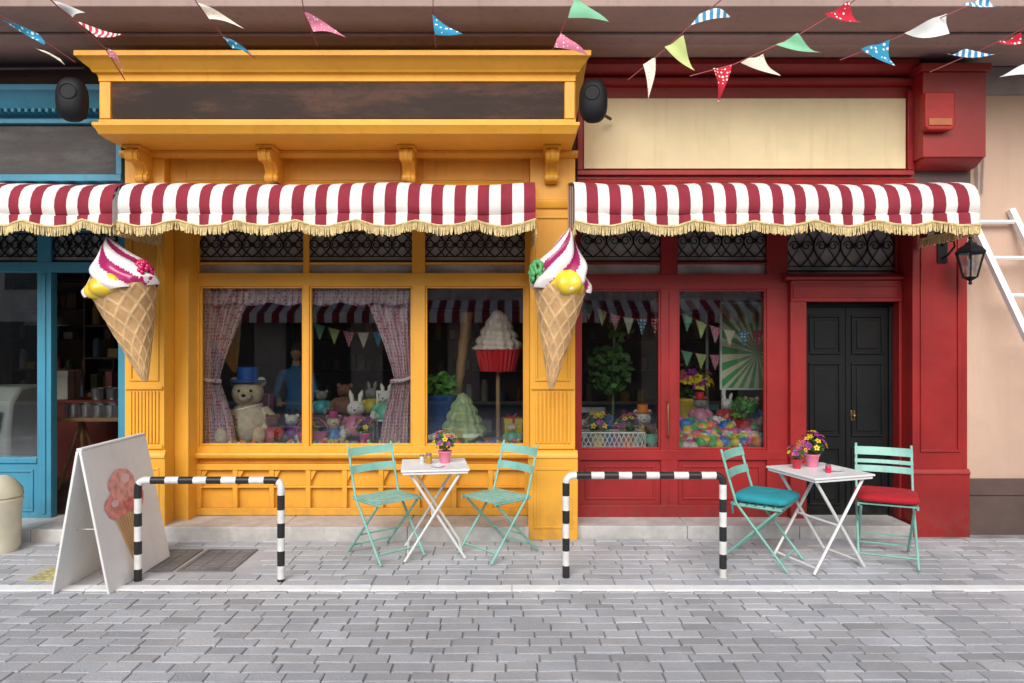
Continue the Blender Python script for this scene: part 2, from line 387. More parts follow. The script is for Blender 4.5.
for a,b in((222,230),(273,286),(446,457)): mb.box(U(186),U(538),Y-.004,Y+.084,V(b),V(a))
mb.box(U(199),U(537),Y+.01,Y+.07,V(264),V(262))
for a,b in((199,303),(309,412),(425,525)):
    panelframe(mb,U(a)-.001,U(b)+.001,V(446),V(286),Y+.055,.018,.035)
mb.prism_x([(Y+.08,V(452)),(Y-.05,V(452)),(Y-.06,V(454)),(Y-.05,V(457)),(Y-.01,V(459)),(Y+.08,V(459))],U(186),U(538))
mb.box(U(186),U(538),Y+.05,Y+.1,zb,V(456)-.001)
mb.box(U(186),U(538),Y-.01,Y+.0495,V(470),V(464))
mb.box(U(186),U(538),Y-.01,Y+.0495,zb,V(508))
mb.box(U(186),U(538),Y-.0,Y+.0495,V(488),V(486))
px=196
while px<530:
    mb.box(U(px),U(px+5),Y-.004,Y+.049,V(508),V(470)); 
    mb.prism_y([(U(px+5),V(470)),(U(px+5),V(482)),(U(px+11),V(470))],Y+.01,Y+.04)
    px+=36.5
make('window_joinery',mb,ORANGE,so,bevel=.004)
mb=MB()
for a,b in((199,303),(309,412),(425,525)): lattice(mb,U(a),U(b),V(262),V(231),Y+.03)
make('transom_ironwork',mb,IRON,so)
mb=MB(); mb.box(U(199),U(525),Y+.058,Y+.062,V(446),V(280)); make('window_glass',mb,GLASS,so,smooth=0)
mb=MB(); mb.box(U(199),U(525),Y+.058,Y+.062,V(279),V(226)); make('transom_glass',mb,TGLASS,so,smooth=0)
room('interior',-3.08,.5,3.6,INTW,so)
mb=MB(); x=-3.12
while x<.15:
    x2=min(x+1.1,.15); mb.box(x+.002,x2-.002,-.06,.46,-.03,.12); x=x2
st=group('stone_step'); make('step',mb,STONE,st,bevel=.008)

# ------------------------------------------------------------------ RED SHOP
sr=group('red_shopfront')
mb=MB()
mb.box(.585,3.62,.10,.5,ez(215,.36),4.255)
Yp=.13
mb.box(3.622,4.118,Yp,.5,-.02,4.255)
mb.box(3.61,4.13,Yp-.02,Yp-.0005,-.02,.55); mb.prism_x([(Yp-.0005,.55),(Yp-.03,.55),(Yp-.03,.57),(Yp-.01,.60),(Yp-.0005,.60)],3.61,4.13)
panelframe(mb,3.69,4.05,.75,2.85,Yp-.0005,.025,.014)
mb.box(3.58,4.13,-.10,Yp-.0005,ez(157,-.1),ez(72,-.1)); mb.box(3.55,4.16,-.13,Yp-.0007,ez(72,-.1)+.0005,ez(64,-.1))
mb.prism_x([(Yp-.0005,3.28),(-.0,3.30),(-.08,3.35),(-.09,3.369),(Yp-.0005,3.369)],3.60,4.12)
mb.prism_x([(.0995,4.25),(-.02,4.25),(-.02,4.20),(.02,4.17),(.05,4.14),(.0995,4.13)],.585,3.60)
mb.prism_x([(.0995,4.10),(.04,4.10),(.04,4.06),(.07,4.04),(.0995,4.04)],.585,3.60)
mb.box(.585,3.60,.06,.0995,3.24,3.285); mb.prism_x([(.0995,3.14),(.03,3.14),(.02,3.18),(.05,3.2),(.0995,3.2)],.585,3.60)
mb.box(3.54,3.60,.055,.0995,3.286,4.0); mb.box(.585,.635,.055,.0995,3.286,4.0)
make('header_and_pilaster',mb,RED,sr,bevel=.005)
mb=MB(); mb.box(.645,3.53,.075,.0992,3.30,3.93); make('sign_board',mb,SIGNCR,sr,bevel=.003)
mb=MB()
for a,b in((570,580),(661,678),(767,788)): mb.box(U(a),U(b),Y,Y+.08,.12,V(215))
for a,b in((215,223),(274,289),(450,460),(505,519)): mb.box(U(570),U(787),Y-.004,Y+.084,V(b),V(a))
mb.box(U(580),U(767),Y+.01,Y+.07,V(264),V(262))
mb.box(U(580),U(767),Y+.03,Y+.078,V(506),V(459))
for a,b in((580,661),(678,767)):
    panelframe(mb,U(a)-.001,U(b)+.001,V(450),V(289),Y+.055,.02,.04)
    panelframe(mb,U(a)+.05,U(b)-.05,V(500),V(466),Y+.03,.02,.012)
mb.box(U(669)-.003,U(669)+.003,Y-.006,Y+.0,.2,V(291))
mb.box(U(788)+.001,3.62,Y-.0,Y+.08,V(222),V(215)); mb.box(U(788)+.001,3.62,Y-.07,Y+.08,V(302),V(281))
mb.prism_x([(Y-.05,V(281)),(Y-.1,V(281)+.005),(Y-.11,V(278)),(Y-.05,V(274)),(Y+.08,V(273)),(Y+.08,V(281))],U(782),3.62)
mb.box(U(788)+.001,ex(803,.38),Y-.06,Y+.1,.1,V(302)); mb.box(3.598,3.62,Y-.06,Y+.1,.1,V(302)-.001)
panelframe(mb,U(790),3.6,V(298),V(285),Y-.07,.02,.01)
mb.box(ex(896,.36),3.62,Y,Y+.08,V(273),V(222))
make('window_and_door_joinery',mb,RED,sr,bevel=.004)
mb=MB()
for a,b in((580,661),(678,767)): lattice(mb,U(a),U(b),V(262),V(223),Y+.03)
lattice(mb,U(788),U(896),V(272),V(223),Y+.03)
make('transom_ironwork',mb,IRON,sr)
mb=MB(); mb.box(U(580),U(767),Y+.058,Y+.062,V(450),V(281)); make('window_glass',mb,GLASS,sr,smooth=0)
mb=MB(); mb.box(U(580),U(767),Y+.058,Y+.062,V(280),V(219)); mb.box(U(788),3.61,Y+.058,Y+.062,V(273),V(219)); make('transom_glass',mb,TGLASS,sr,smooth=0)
mb=MB(); dx0,dx1=ex(803,.38),3.598; yd=.44; zt=V(302)
mb.box(dx0,dx1,yd,yd+.05,.1,zt); mb.box(dx0,dx0+.035,yd-.03,yd-.0005,.1,zt-.04); mb.box(dx1-.035,dx1,yd-.03,yd-.0005,.1,zt-.04); mb.box(dx0,dx1,yd-.032,yd-.0005,zt-.038,zt)
cx=(dx0+dx1)/2; mb.box(cx-.005,cx+.005,yd-.012,yd-.0005,.1,zt-.04)
for a,b in((dx0+.08,cx-.05),(cx+.05,dx1-.08)):
    for c,d in((.2,.75),(.85,1.55),(1.63,zt-.12)): panelframe(mb,a,b,c,d,yd-.0005,.02,.016); mb.box(a+.05,b-.05,yd-.01,yd-.0005,c+.05,d-.05)
make('entrance_door',mb,BLKDOOR,sr,bevel=.004)
mb=MB(); mb.tube([(U(667),Y-.01,V(437)),(U(667),Y-.05,V(434)),(U(667),Y-.05,V(404)),(U(667),Y-.01,V(401))],.008,8); mb.sphere((cx+.06,yd-.04,1.05),.018); mb.box(cx+.04,cx+.08,yd-.016,yd-.001,1.0,1.10)
make('door_handles',mb,mat('brass',(.30,.20,.09),.4,metal=.9),sr,bevel=.002)
room('interior',.59,3.6,3.6,INTD,sr)
mb=MB(); x=.565
while x<3.58:
    x2=min(x+1.0,3.58); mb.box(x+.002,x2-.002,.04,.48,-.03,.105); x=x2
make('step',mb,STONE,group('stone_step'),bevel=.008)
al=group('alarm_box'); mb=MB()
ax0,ax1,az0,az1=ex(923,-.15),ex(953,-.15),ez(131,-.15),ez(93,-.15)
mb.prism_y([(ax0,az0+.03),(ax0+.03,az0),(ax1-.03,az0),(ax1,az0+.03),(ax1,az1),(ax0,az1)],-.18,-.101)
make('case',mb,mat('red_plastic',(.36,.014,.012),.5),al,bevel=.012)
mb=MB(); mb.box(ax0+.03,ax1-.03,-.189,-.181,az0+.04,az0+.10); make('siren_lens',mb,mat('orange_lens',(.42,.12,.04),.4),al,bevel=.003)

# ------------------------------------------------------------------ BLUE SHOP
sb=group('blue_shopfront'); Yb=.3
mb=MB()
mb.box(-9,-3.452,.06,.5,2.78,3.98-.1)
mb.prism_x([(.0595,3.98),(-.14,3.98),(-.14,3.93),(-.10,3.91),(-.06,3.86),(-.04,3.80),(.0,3.79),(.0595,3.75)],-9,-3.46)
mb.box(-9,-3.46,-.01,.0595,3.68,3.72);mb.box(-9,-3.46,-.01,.0595,3.17,3.23)
mb.box(-3.51,-3.46,.0,.0595,3.231,3.679)
x=-8.9
while x<-3.5: mb.box(x,x+.03,-.06,-.001,3.765,3.80); x+=.06
B=lambda p:ex(p,Yb); W=lambda p:ez(p,Yb)
for a,b in((-200,-190),(-90,-80),(37,51),(118,140)): mb.box(B(a),B(b),Yb,Yb+.09,.1,W(225))
for a,b in((225,231),(262,272)): mb.box(B(-300),B(140),Yb-.004,Yb+.094,W(b),W(a))
mb.box(B(-300),B(37),Yb+.01,Yb+.08,.1,.62); mb.box(B(-300),B(37),Yb-.01,Yb+.1,.621,.67)
panelframe(mb,B(-76),B(33),.17,.56,Yb+.01,.025,.012)
mb.box(B(42),B(46),Yb-.012,Yb-.001,.15,W(274))
make('joinery',mb,BLUE,sb,bevel=.004)
mb=MB(); mb.box(-9,-3.52,.03,.0592,3.24,3.67); make('sign_board',mb,SIGNGY,sb)
mb=MB(); 
for a,b in((-80,37),(51,118)): lattice(mb,B(a),B(b),W(262),W(232),Yb+.03)
make('transom_ironwork',mb,IRON,sb)
mb=MB(); mb.box(B(-300),B(37),Yb+.055,Yb+.059,.67,W(262)); make('window_glass',mb,GLASS,sb,smooth=0)
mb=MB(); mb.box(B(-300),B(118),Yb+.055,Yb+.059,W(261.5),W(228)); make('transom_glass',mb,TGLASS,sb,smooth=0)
room('interior',-8,-3.5,4.0,INTW,sb)
mb=MB(); x=-8
while x<-3.47:
    x2=min(x+.95,-3.47); mb.box(x+.002,x2-.002,-.1,.45,-.03,.11); x=x2
make('step',mb,STONE,group('stone_step'),bevel=.008)
mb=MB(); mb.box(-3.455,-3.12,.5,4,0,4); mb.box(.505,.545,.5,4,0,4); make('party_walls',mb,BROWND,bd)

# ------------------------------------------------------------------ awnings
def awning(name,x0,x1):
    g=group(name); n=max(2,round((x1-x0)/.091)); w=(x1-x0)/n; sub=5
    pts=[(.11,3.16),(-.20,3.105),(-.46,3.05),(-.57,3.018),(-.635,2.985),(-.675,2.94),(-.70,2.88),(-.706,2.82),(-.692,2.768),(-.684,2.762),(-.706,2.750)]
    nb=len(pts)
    def sc(x): return 2.70-.045*abs(math.sin((x-x0)*pi/.47))+.004*math.sin(x*9)
    def sag(x,t): return (.009*math.sin(x*4.1)-.010*abs(math.sin((x-x0)*pi/(x1-x0)*3)))*t
    def rp(x,j):
        t=j/nb
        return (-.014*math.sin(x*13)-.007*math.sin(x*37+1))*t
    mb=MB()
    for i in range(n):
        for k in range(sub):
            a=x0+(i+k/sub)*w;b=x0+(i+(k+1)/sub)*w
            A=[(a,p[0]+rp(a,j),p[1]+sag(a,1)) for j,p in enumerate(pts)]
            C=[(b,p[0]+rp(b,j),p[1]+sag(b,1)) for j,p in enumerate(pts)]
            A+=[(a,-.712+rp(a,nb)*1.6,sc(a))];C+=[(b,-.712+rp(b,nb)*1.6,sc(b))]
            m=len(A)
            mb.add(A+C,[(j,j+1,m+j+1,m+j) for j in range(m-1)],i%2)
    for xs in(x0,x1):
        ys=[-.70+.1*j for j in range(9)]
        for j in range(8):
            a,b=ys[j],min(ys[j+1],.1)
            if b<=a: continue
            zt=lambda y: 2.985+(y+.64)/.75*.16
            mb.add([(xs,a,zt(a) if j else 2.85),(xs,b,zt(b)),(xs,b,2.67),(xs,a,2.67)],[(0,1,2,3)],j%2)
    make('canvas',mb,[AWW,AWR],g,smooth=60)
    mb=MB(); N=int((x1-x0)/.02)
    yy_=lambda x:-.718+(-.014*math.sin(x*13)-.007*math.sin(x*37+1))*1.6
    mb.tube([(x0+(x1-x0)*i/N,yy_(x0+(x1-x0)*i/N),sc(x0+(x1-x0)*i/N)) for i in range(N+1)],.010,5)
    for xs in (x0,x1): mb.tube([(xs,-.7,2.67),(xs,.1,2.67)],.010,5)
    def strand(x,y,z):
        L=.068+R.uniform(-.008,.010); dx=R.gauss(0,.003); dy=R.gauss(0,.003)
        mb.tube([(x,y,z),(x+dx,y+dy,z-L*.6),(x+dx*2,y+dy*1.5,z-L)],[.004,.005,.006],4)
    x=x0
    while x<x1: strand(x,yy_(x),sc(x)-.004); x+=.0095
    for xs in(x0,x1):
        y=-.69
        while y<.1: strand(xs,y,2.665); y+=.0095
    make('gold_fringe',mb,GOLD,g)
    mb=MB()
    for xx in (x0+.25,x1-.25): mb.tube([(xx,.12,3.05),(xx,-.3,2.93),(xx,-.63,2.93)],.014,8)
    mb.tube([(x0+.01,-.635,2.93),(x1-.01,-.635,2.93)],.014,8)
    make('folding_arms',mb,WHITE,g)
awning('striped_awning',-9,-3.14); awning('striped_awning',-3.10,.185); awning('striped_awning',.495,3.68)

# ------------------------------------------------------------------ ice cream cone signs
def ice_cone(px,py,th,mir,y=-.40,s=.85,hs=1.0):
    g=group('ice_cream_cone_sign',(ex(px,y),y,ez(py,y)),(0,math.radians(th),0),(s,s,hs))
    mb=MB(); H=.80
    def fn(u,v):
        a=2*pi*u; r=.265*(1-v)**.93+.022
        q=max(math.cos(9*a+v*30),math.cos(9*a-v*30)); r+=.010*max(0,(q-.72)/.28)*(1-v*.6)
        return (r*math.cos(a),r*math.sin(a),-H*v)
    mb.surf(fn,144,90,True,mfn=lambda u,v:0 if max(math.cos(18*pi*u+v*30),math.cos(18*pi*u-v*30))>.72 else 1); mb.lathe([(.022,-H),(0.0,-H-.012)],seg=20)
    make('waffle_cone',mb,[WAFFLE,pl('waffle_pocket',(.54,.32,.14),.6,scale=8)],g,smooth=50)
    mb=MB(); Hc=.50
    def rr(v): return (.325*(1-(max(0,v-.14)/.86)**1.15)*(.88+.12*min(1,v/.15)))
    def fc(u,v):
        a=2*pi*u; r=rr(v)*(1+.15*math.cos(5*a+mir*10*v)*(1-v*.3)) +.001
        r*= 1+.05*math.cos(14*v)
        return (r*math.cos(a)-mir*.05*v*v,r*math.sin(a)*.95,-.03+Hc*v)
    mb.surf(fc,100,50,True,mfn=lambda u,v: 0 if math.cos(10*pi*u+mir*10*v)>-.15 else 1)
    make('cream_swirl',mb,[CREAMW,MAGENTA],g,smooth=80)
    mb=MB()
    def lem(u,v):
        a=2*pi*u;t=pi*v; k=1+.10*math.sin(6*a)*math.sin(t)
        return (mir*-.05+.19*math.sin(t)*math.cos(a)*k,-.19+.15*math.sin(t)*math.sin(a)*k,.030+.10*math.cos(t)-.03*math.sin(t)*abs(math.cos(a*2)))
    mb.surf(lem,60,20,True)
    make('lemon_scoop',mb,YELLOW,g,smooth=80)
    mb=MB()
    cx,cy,cz=mir*.27,-.09,.09
    for _ in range(70):
        a=R.uniform(0,6.28);t=math.acos(R.uniform(-1,1)); mb.sphere((cx+.075*math.sin(t)*math.cos(a),cy+.07*math.sin(t)*math.sin(a),cz+.085*math.cos(t)),.023,8,6)
    make('berries',mb,BERRY if mir>0 else MINT,g,smooth=80)
    mb=MB(); mb.tube([(0,.1,.1),(0,.5,.1)],.02,8); mb.box(-.05,.05,.44,.46,.02,.18); make('wall_bracket',mb,BLACK,g)
ice_cone(124,289,-13,1,y=-.5,s=.84,hs=.96); ice_cone(560,287,5,-1,y=-.5,s=.74,hs=1.04)

# ------------------------------------------------------------------ speakers
def speaker(x,z,y,s):
    g=group('loudspeaker',(x,y,z),(0,0,math.radians(12*s)))
    mb=MB(); mb.surf(lambda u,v:(.115*math.copysign(abs(math.sin(pi*v)*math.cos(2*pi*u))**.75,math.cos(2*pi*u)),.09*math.copysign(abs(math.sin(pi*v)*math.sin(2*pi*u))**.8,math.sin(2*pi*u)),.175*math.copysign(abs(math.cos(pi*v))**.8,math.cos(pi*v))),32,20,True)
    make('cabinet',mb,IRON,g,smooth=80)
    mb=MB(); mb.lathe([(.0,0),(.03,.0),(.055,-.0),(.06,.006)],seg=24); 
    make('cone_grille',mb,IRON,g,loc=(0,-.089,.04),rot=(pi/2,0,0))
    mb=MB(); mb.tube([(0,.03,0),(-.0,.3,.02),(s*-.1,.55,.02)],.014,8); make('bracket',mb,BLACK,g)
speaker(-3.53,3.69,-.58,1); speaker(.66,3.70,-.52,-1)

# ------------------------------------------------------------------ lantern
lx,ly,lz=3.98,-.12,ez(262,-.12)
g=group('wall_lantern',(lx,ly,lz))
mb=MB()
mb.lathe([(.0,-.20),(.018,-.19),(.012,-.165),(.03,-.155),(.055,-.14),(.06,-.13)],seg=6)
mb.lathe([(.125,.07),(.13,.085),(.10,.12),(.05,.15),(.045,.165),(.02,.175),(.012,.20),(.02,.21),(.0,.225)],seg=6)
for k in range(6):
    a=2*pi*k/6; mb.tube([(.058*math.cos(a),.058*math.sin(a),-.135),(.115*math.cos(a),.115*math.sin(a),.075)],.007,5)
mb.tube([(0,0,.2),(0,.0,.25),(-.02,.05,.29),(-.07,.12,.27),(-.10,.2,.2),(-.1,.26,.16)],.012,8)
mb.tube([(-.10,.24,.06),(-.09,.17,.08),(-.06,.12,.15),(-.08,.1,.20),(-.1,.14,.2)],.009,6)
mb.box(-.14,-.05,.235,.249,.02,.26)
make('iron_frame',mb,IRON,g,smooth=30)
mb=MB(); mb.lathe([(.056,-.13),(.112,.07)],seg=6); make('glass_panes',mb,GLASS,g,smooth=0)
mb=MB(); mb.sphere((0,0,-.02),(.03,.03,.045),12,8); mb.tube([(0,0,-.13),(0,0,-.06)],.012,8); make('bulb',mb,WHITE,g,smooth=80)

# ------------------------------------------------------------------ ladder
g=group('white_ladder'); mb=MB(); yl=-.05
P0=Vector((ex(983,yl),.17,ez(205,yl))); dirv=Vector((ex(1024,yl)-ex(983,yl),0,ez(376,yl)-ez(205,yl))); 
T=(P0.z+.02)/(-dirv.z); P1=P0+dirv*T; P1.y=-.75; P1.z=-.0
off=Vector((.40,0,.0))
for o in(Vector((0,0,0)),off):
    mb.tube([P0+o,P1+o],.037,4)
for k in range(9):
    t=.04+k*.115; mb.tube([P0.lerp(P1,t),P0.lerp(P1,t)+off],.02,6)
make('rails_and_rungs',mb,WHITE,g,smooth=30)

# ------------------------------------------------------------------ folding furniture
def chair(x,y,rot,cush=None):
    g=group('folding_bistro_chair',(x,y,0),(0,0,math.radians(rot))); mb=MB()
    def backy(z): return .14+(z-.46)/.42*.12
    for s in(1,-1):
        a=.205*s
        mb.tube([(a,-.25,.01),(a,.10,.43),(a,.14,.48),(a,backy(.7),.7),(a,backy(.89),.89)],.0105,8)
        b=.185*s
        mb.tube([(b,.28,.01),(b,-.17,.45)],.0105,8)
        mb.tube([(a,-.21,.465),(a,.17,.465)],.009,6)
    mb.tube([(-.205,-.19,.08),(.205,-.19,.08)],.008,6);mb.tube([(-.185,.22,.07),(.185,.22,.07)],.008,6)
    mb.tube([(-.185,.11,.175),(.185,.11,.175)],.007,6)
    make('frame',mb,TEAL,g,smooth=60)
    mb=MB()
    for i in range(6):
        yy=-.205+i*.067; mb.box(-.212,.212,yy,yy+.05,.472,.484)
    for z0,z1 in((.665,.715),(.735,.765),(.80,.865)) if cush is CUSHR else ((.665,.725),(.80,.865)):
        n=8
        for k in range(n):
            xa=-.215+.43*k/n; xb=-.215+.43*(k+1)/n
            f=lambda q:.03*(1-(q/.215)**2)
            ya,yb_=backy(z0)-.014+f(xa),backy(z0)-.014+f(xb); dy=(z1-z0)*.28
            vs=[(xa,ya,z0),(xb,yb_,z0),(xb,yb_+.008,z0),(xa,ya+.008,z0),(xa,ya+dy,z1),(xb,yb_+dy,z1),(xb,yb_+dy+.008,z1),(xa,ya+dy+.008,z1)]
            mb.add(vs,[(0,3,2,1),(4,5,6,7),(0,1,5,4),(2,3,7,6)]+([(3,0,4,7)] if k==0 else [])+([(1,2,6,5)] if k==n-1 else []))
    make('slats',mb,TEAL,g,smooth=30)
    if cush:
        mb=MB()
        def fn(u,v):
            a=2*pi*u;t=pi*v
            se=lambda q,e: math.copysign(abs(q)**e,q)
            X=.225*se(math.sin(t),.45)*se(math.cos(a),.35);Yy=.215*se(math.sin(t),.45)*se(math.sin(a),.35);Z=.038*se(math.cos(t),.7)
            if Z>0: Z-=.016*math.exp(-(X*X+Yy*Yy)/.003)+.006*math.exp(-((abs(X)-.11)**2+(abs(Yy)-.11)**2)/.0012)
            return (X*(1+.02*math.sin(9*a)),Yy-.03,.524+Z)
        mb.surf(fn,64,24,True); make('cushion',mb,cush,g,smooth=80)
        mb=MB(); 
        for s in(1,-1): mb.tube([(s*.19,.15,.51),(s*.215,.17,.47),(s*.225,.16,.40)],.006,5)
        make('ties',mb,cush,g)
chair(-1.03,-.46,42); chair(-.12,-.42,-47); chair(2.00,-.62,52,CUSHT); chair(3.00,-.58,-24,CUSHR)
def table(x,y,rot,s):
    g=group('folding_cafe_table',(x,y,0),(0,0,math.radians(rot))); h=s/2; mb=MB()
    mb.box(-h,h,-h,h,.722,.738); mb.box(-h+.012,h-.012,-h+.012,h-.012,.700,.7215)
    make('top',mb,WHITE,g,bevel=.004)
    mb=MB()
    for yo in(h-.05,-h+.05):
        mb.tube([(-h+.03,yo,.01),(h-.07,yo,.70)],.0125,6); mb.tube([(h-.03,yo*.88,.01),(-h+.07,yo*.88,.70)],.0125,6)
    for xx,q in((-h+.055,1),(h-.055,.88)): mb.tube([(xx,-(h-.05)*q,.05),(xx,(h-.05)*q,.05)],.01,6)
    mb.tube([(-.02,-h+.05,.355),(-.02,h-.05,.355)],.01,6)
    make('crossed_legs',mb,WHITE,g,smooth=60)
table(-.64,-.42,8,.54); table(2.42,-.68,18,.56)
FL=[pl('violet_petals',(.28,.03,.30)),pl('yellow_petals',(.85,.60,.03)),pl('pink_petals',(.70,.10,.25)),pl('flower_eye',(.25,.12,.01))]
def pot_flowers(x,y,z,sc,potm,n,name='flower_pot'):
    g=group(name,(x,y,z)); mb=MB(); mb.lathe([(0,0),(.032*sc,0),(.045*sc,.07*sc),(.05*sc,.075*sc),(.05*sc,.085*sc),(.042*sc,.085*sc),(.04*sc,.07*sc),(0,.07*sc)],seg=20)
    make('pot',mb,potm,g)
    mb=MB(); mb.leaves((0,0,.13*sc),(.075*sc,.075*sc,.055*sc),int(n*3),.035*sc)
    for _ in range(12):
        a=R.uniform(0,6.28); mb.tube([(0,0,.07*sc),(.05*sc*math.cos(a),.05*sc*math.sin(a),.15*sc)],.0015,3)
    make('leaves',mb,LEAF,g,smooth=0)
    mb=MB()
    for _ in range(n):
        a=R.uniform(0,6.28);t=math.acos(R.uniform(-.1,1)); c=Vector((.085*sc*math.sin(t)*math.cos(a),.085*sc*math.sin(t)*math.sin(a),.14*sc+.085*sc*math.cos(t)*R.uniform(.7,1.3)))
        d=(c-Vector((0,0,.1*sc))).normalized(); e=d.orthogonal().normalized(); k=R.choice([0,0,1,1,2])
        for q in range(5):
            w=Matrix.Rotation(q*2*pi/5,3,d)@e; w2=Matrix.Rotation(q*2*pi/5+.55,3,d)@e; w3=Matrix.Rotation(q*2*pi/5-.55,3,d)@e
            L=.02*sc; mb.add([c,c+w3*L*.75+d*.003,c+w*L*1.1+d*.002,c+w2*L*.75+d*.003],[(0,1,2,3)],k)
        mb.sphere(c+d*.003,.005*sc,6,4,3)
    make('blossoms',mb,FL,g,smooth=0)
def jar(x,y,z,m,s=1,name='glass_jar'):
    g=group(name,(x,y,z)); mb=MB(); mb.lathe([(0,0),(.025*s,0),(.028*s,.01*s),(.028*s,.055*s),(.022*s,.065*s),(.022*s,.07*s),(0,.07*s)],seg=16); make('body',mb,m,g)
    mb=MB(); mb.lathe([(.024*s,.0701*s),(.025*s,.085*s),(0,.086*s)],seg=16); make('lid',mb,STEEL,g)
pot_flowers(-.56,-.36,.738,1.2,PINKM,26); jar(-.69,-.40,.738,pl('honey',(.45,.25,.04),.2)); jar(-.75,-.36,.738,pl('pale_jar',(.6,.62,.55),.2),.8)
pot_flowers(2.42,-.55,.738,1.25,PINKM,38); pot_flowers(2.27,-.62,.738,.9,pl('red_pot',(.5,.02,.05)),18); jar(2.44,-.8,.738,pl('red_candle_jar',(.6,.03,.08),.2),.8)
g=group('saucer',(2.52,-.72,.738)); mb=MB(); mb.lathe([(0,0),(.04,.0),(.075,.012),(.078,.015),(.04,.006),(0,.005)],seg=28); make('dish',mb,WHITE,g)
g=group('saucer',(-.60,-.55,.738)); mb=MB(); mb.lathe([(0,0),(.03,.0),(.055,.010),(.058,.013),(.03,.005),(0,.004)],seg=28); make('dish',mb,WHITE,g)

# ------------------------------------------------------------------ striped barriers
BW=mat('barrier_white',(.78,.77,.74),.5,var=.15,scale=9,streak=.15); BK=mat('barrier_black',(.02,.02,.022),.45,var=.2,lite=True)
def barrier(x0,x1,y,h):
    g=group('striped_barrier'); mb=MB(); r=.055; L=.103
    raw=[Vector((x0,y,-.02)),Vector((x0,y,h-r))]+[Vector((x0+r-r*math.cos(a),y,h-r+r*math.sin(a))) for a in [pi/2*k/6 for k in range(1,7)]]
    raw+=[Vector((x1-r+r*math.sin(a),y,h-r+r*math.cos(a))) for a in [pi/2*k/6 for k in range(0,7)]]+[Vector((x1,y,-.02))]
    cum=[0]
    for a,b in zip(raw,raw[1:]): cum.append(cum[-1]+(b-a).length)
    def at(s):
        for i in range(len(raw)-1):
            if s<=cum[i+1]+1e-9: return raw[i].lerp(raw[i+1],(s-cum[i])/max(1e-9,cum[i+1]-cum[i]))
        return raw[-1]
    tot=cum[-1]; n=int(tot/.012); seg_=14; vs=[];up=Vector((0,1,0))
    for i in range(n+1):
        s=tot*i/n;p=at(s);t=(at(min(tot,s+.01))-at(max(0,s-.01))).normalized(); b=t.cross(up)
        for k in range(seg_):
            q=2*pi*k/seg_; vs.append(p+up*.027*math.cos(q)+b*.027*math.sin(q))
    for i in range(n):
        mi=int((tot*i/n)/L)%2
        mb.f+= [[i*seg_+k,i*seg_+(k+1)%seg_,(i+1)*seg_+(k+1)%seg_,(i+1)*seg_+k] for k in range(seg_)]; mb.m+=[mi]*seg_; mb.c+=[mb.col]*seg_
    mb.v+=[tuple(v) for v in vs]
    make('tube',mb,[BK,BW],g,smooth=60)
barrier(ex(138,-1.08),ex(281,-1.08),-1.08,.735); barrier(ex(566,-1.0),ex(723,-1.0),-1.0,.755)

# ------------------------------------------------------------------ A-board
g=group('ice_cream_sandwich_board'); y0,y1=-1.36,-.50; xr=-3.0; H=.99; t=.018
mb=MB()
for s,xf in((1,-2.80),(-1,-3.17)):
    mb.add([(xr,y0,H),(xr,y1,H),(xf,y1,0),(xf,y0,0),(xr+s*t,y0,H),(xr+s*t,y1,H),(xf+s*t,y1,0.0),(xf+s*t,y0,0.0)],
           [(0,1,2,3),(7,6,5,4),(0,4,5,1),(2,6,7,3),(1,5,6,2),(3,7,4,0)])
mb.box(xr-.02,xr+.02,y0+.01,y1-.01,H+.0015,H+.018)
make('panels',mb,mat('white_board',(.82,.81,.79),.5,var=.06,scale=2,streak=.08),g,bevel=.004)
mb=MB()
def bp(s,h,o=.0025):
    k=1-h/H; x=xr+t+( -2.80-xr)*k; return (x+o,s,h)
cxm=(y0+y1)/2-.04
def disc(cy,cz,ry,rz,mi,o): 
    n=28; vs=[bp(cy,cz,o)]+[bp(cy+ry*math.cos(2*pi*i/n)*(1+.05*math.sin(5*2*pi*i/n)),cz+rz*math.sin(2*pi*i/n)*(1+.04*math.cos(7*2*pi*i/n)),o) for i in range(n)]
    mb.add(vs,[(0,1+i,1+(i+1)%n) for i in range(n)],mi)
mb.add([bp(cxm-.18,.50),bp(cxm+.18,.50),bp(cxm+.015,.07),bp(cxm-.015,.07)],[(0,1,2,3)],0)
disc(cxm-.10,.55,.16,.10,1,.004); disc(cxm+.11,.56,.15,.10,2,.005); disc(cxm,.68,.17,.12,3,.006); disc(cxm+.05,.72,.06,.035,4,.0075); disc(cxm-.13,.57,.05,.025,4,.0075)
for k in range(8):
    a=-.15+k*.042; mb.add([bp(cxm+a,.498,.0035),bp(cxm+a+.006,.498,.0035),bp(cxm+a*.3+.012,.2,.0035),bp(cxm+a*.3+.006,.2,.0035)],[(0,1,2,3)],5)
make('ice_cream_print',mb,[pl('print_cone',(.70,.46,.24),.6),pl('print_pink',(.78,.30,.26),.6,var=.25,scale=18),pl('print_rose',(.72,.20,.19),.6,var=.3,scale=18),pl('print_light_pink',(.80,.38,.33),.6,var=.25,scale=18),pl('print_highlight',(.82,.58,.54),.6),pl('print_brown',(.45,.24,.09),.6)],g,smooth=0)
mb=MB(); 
for yy in(y0+.12,y1-.12): mb.tube([(xr-.085,yy,.42),(xr+.10,yy,.42)],.004,5); 
make('spreader_chains',mb,STEEL,g)

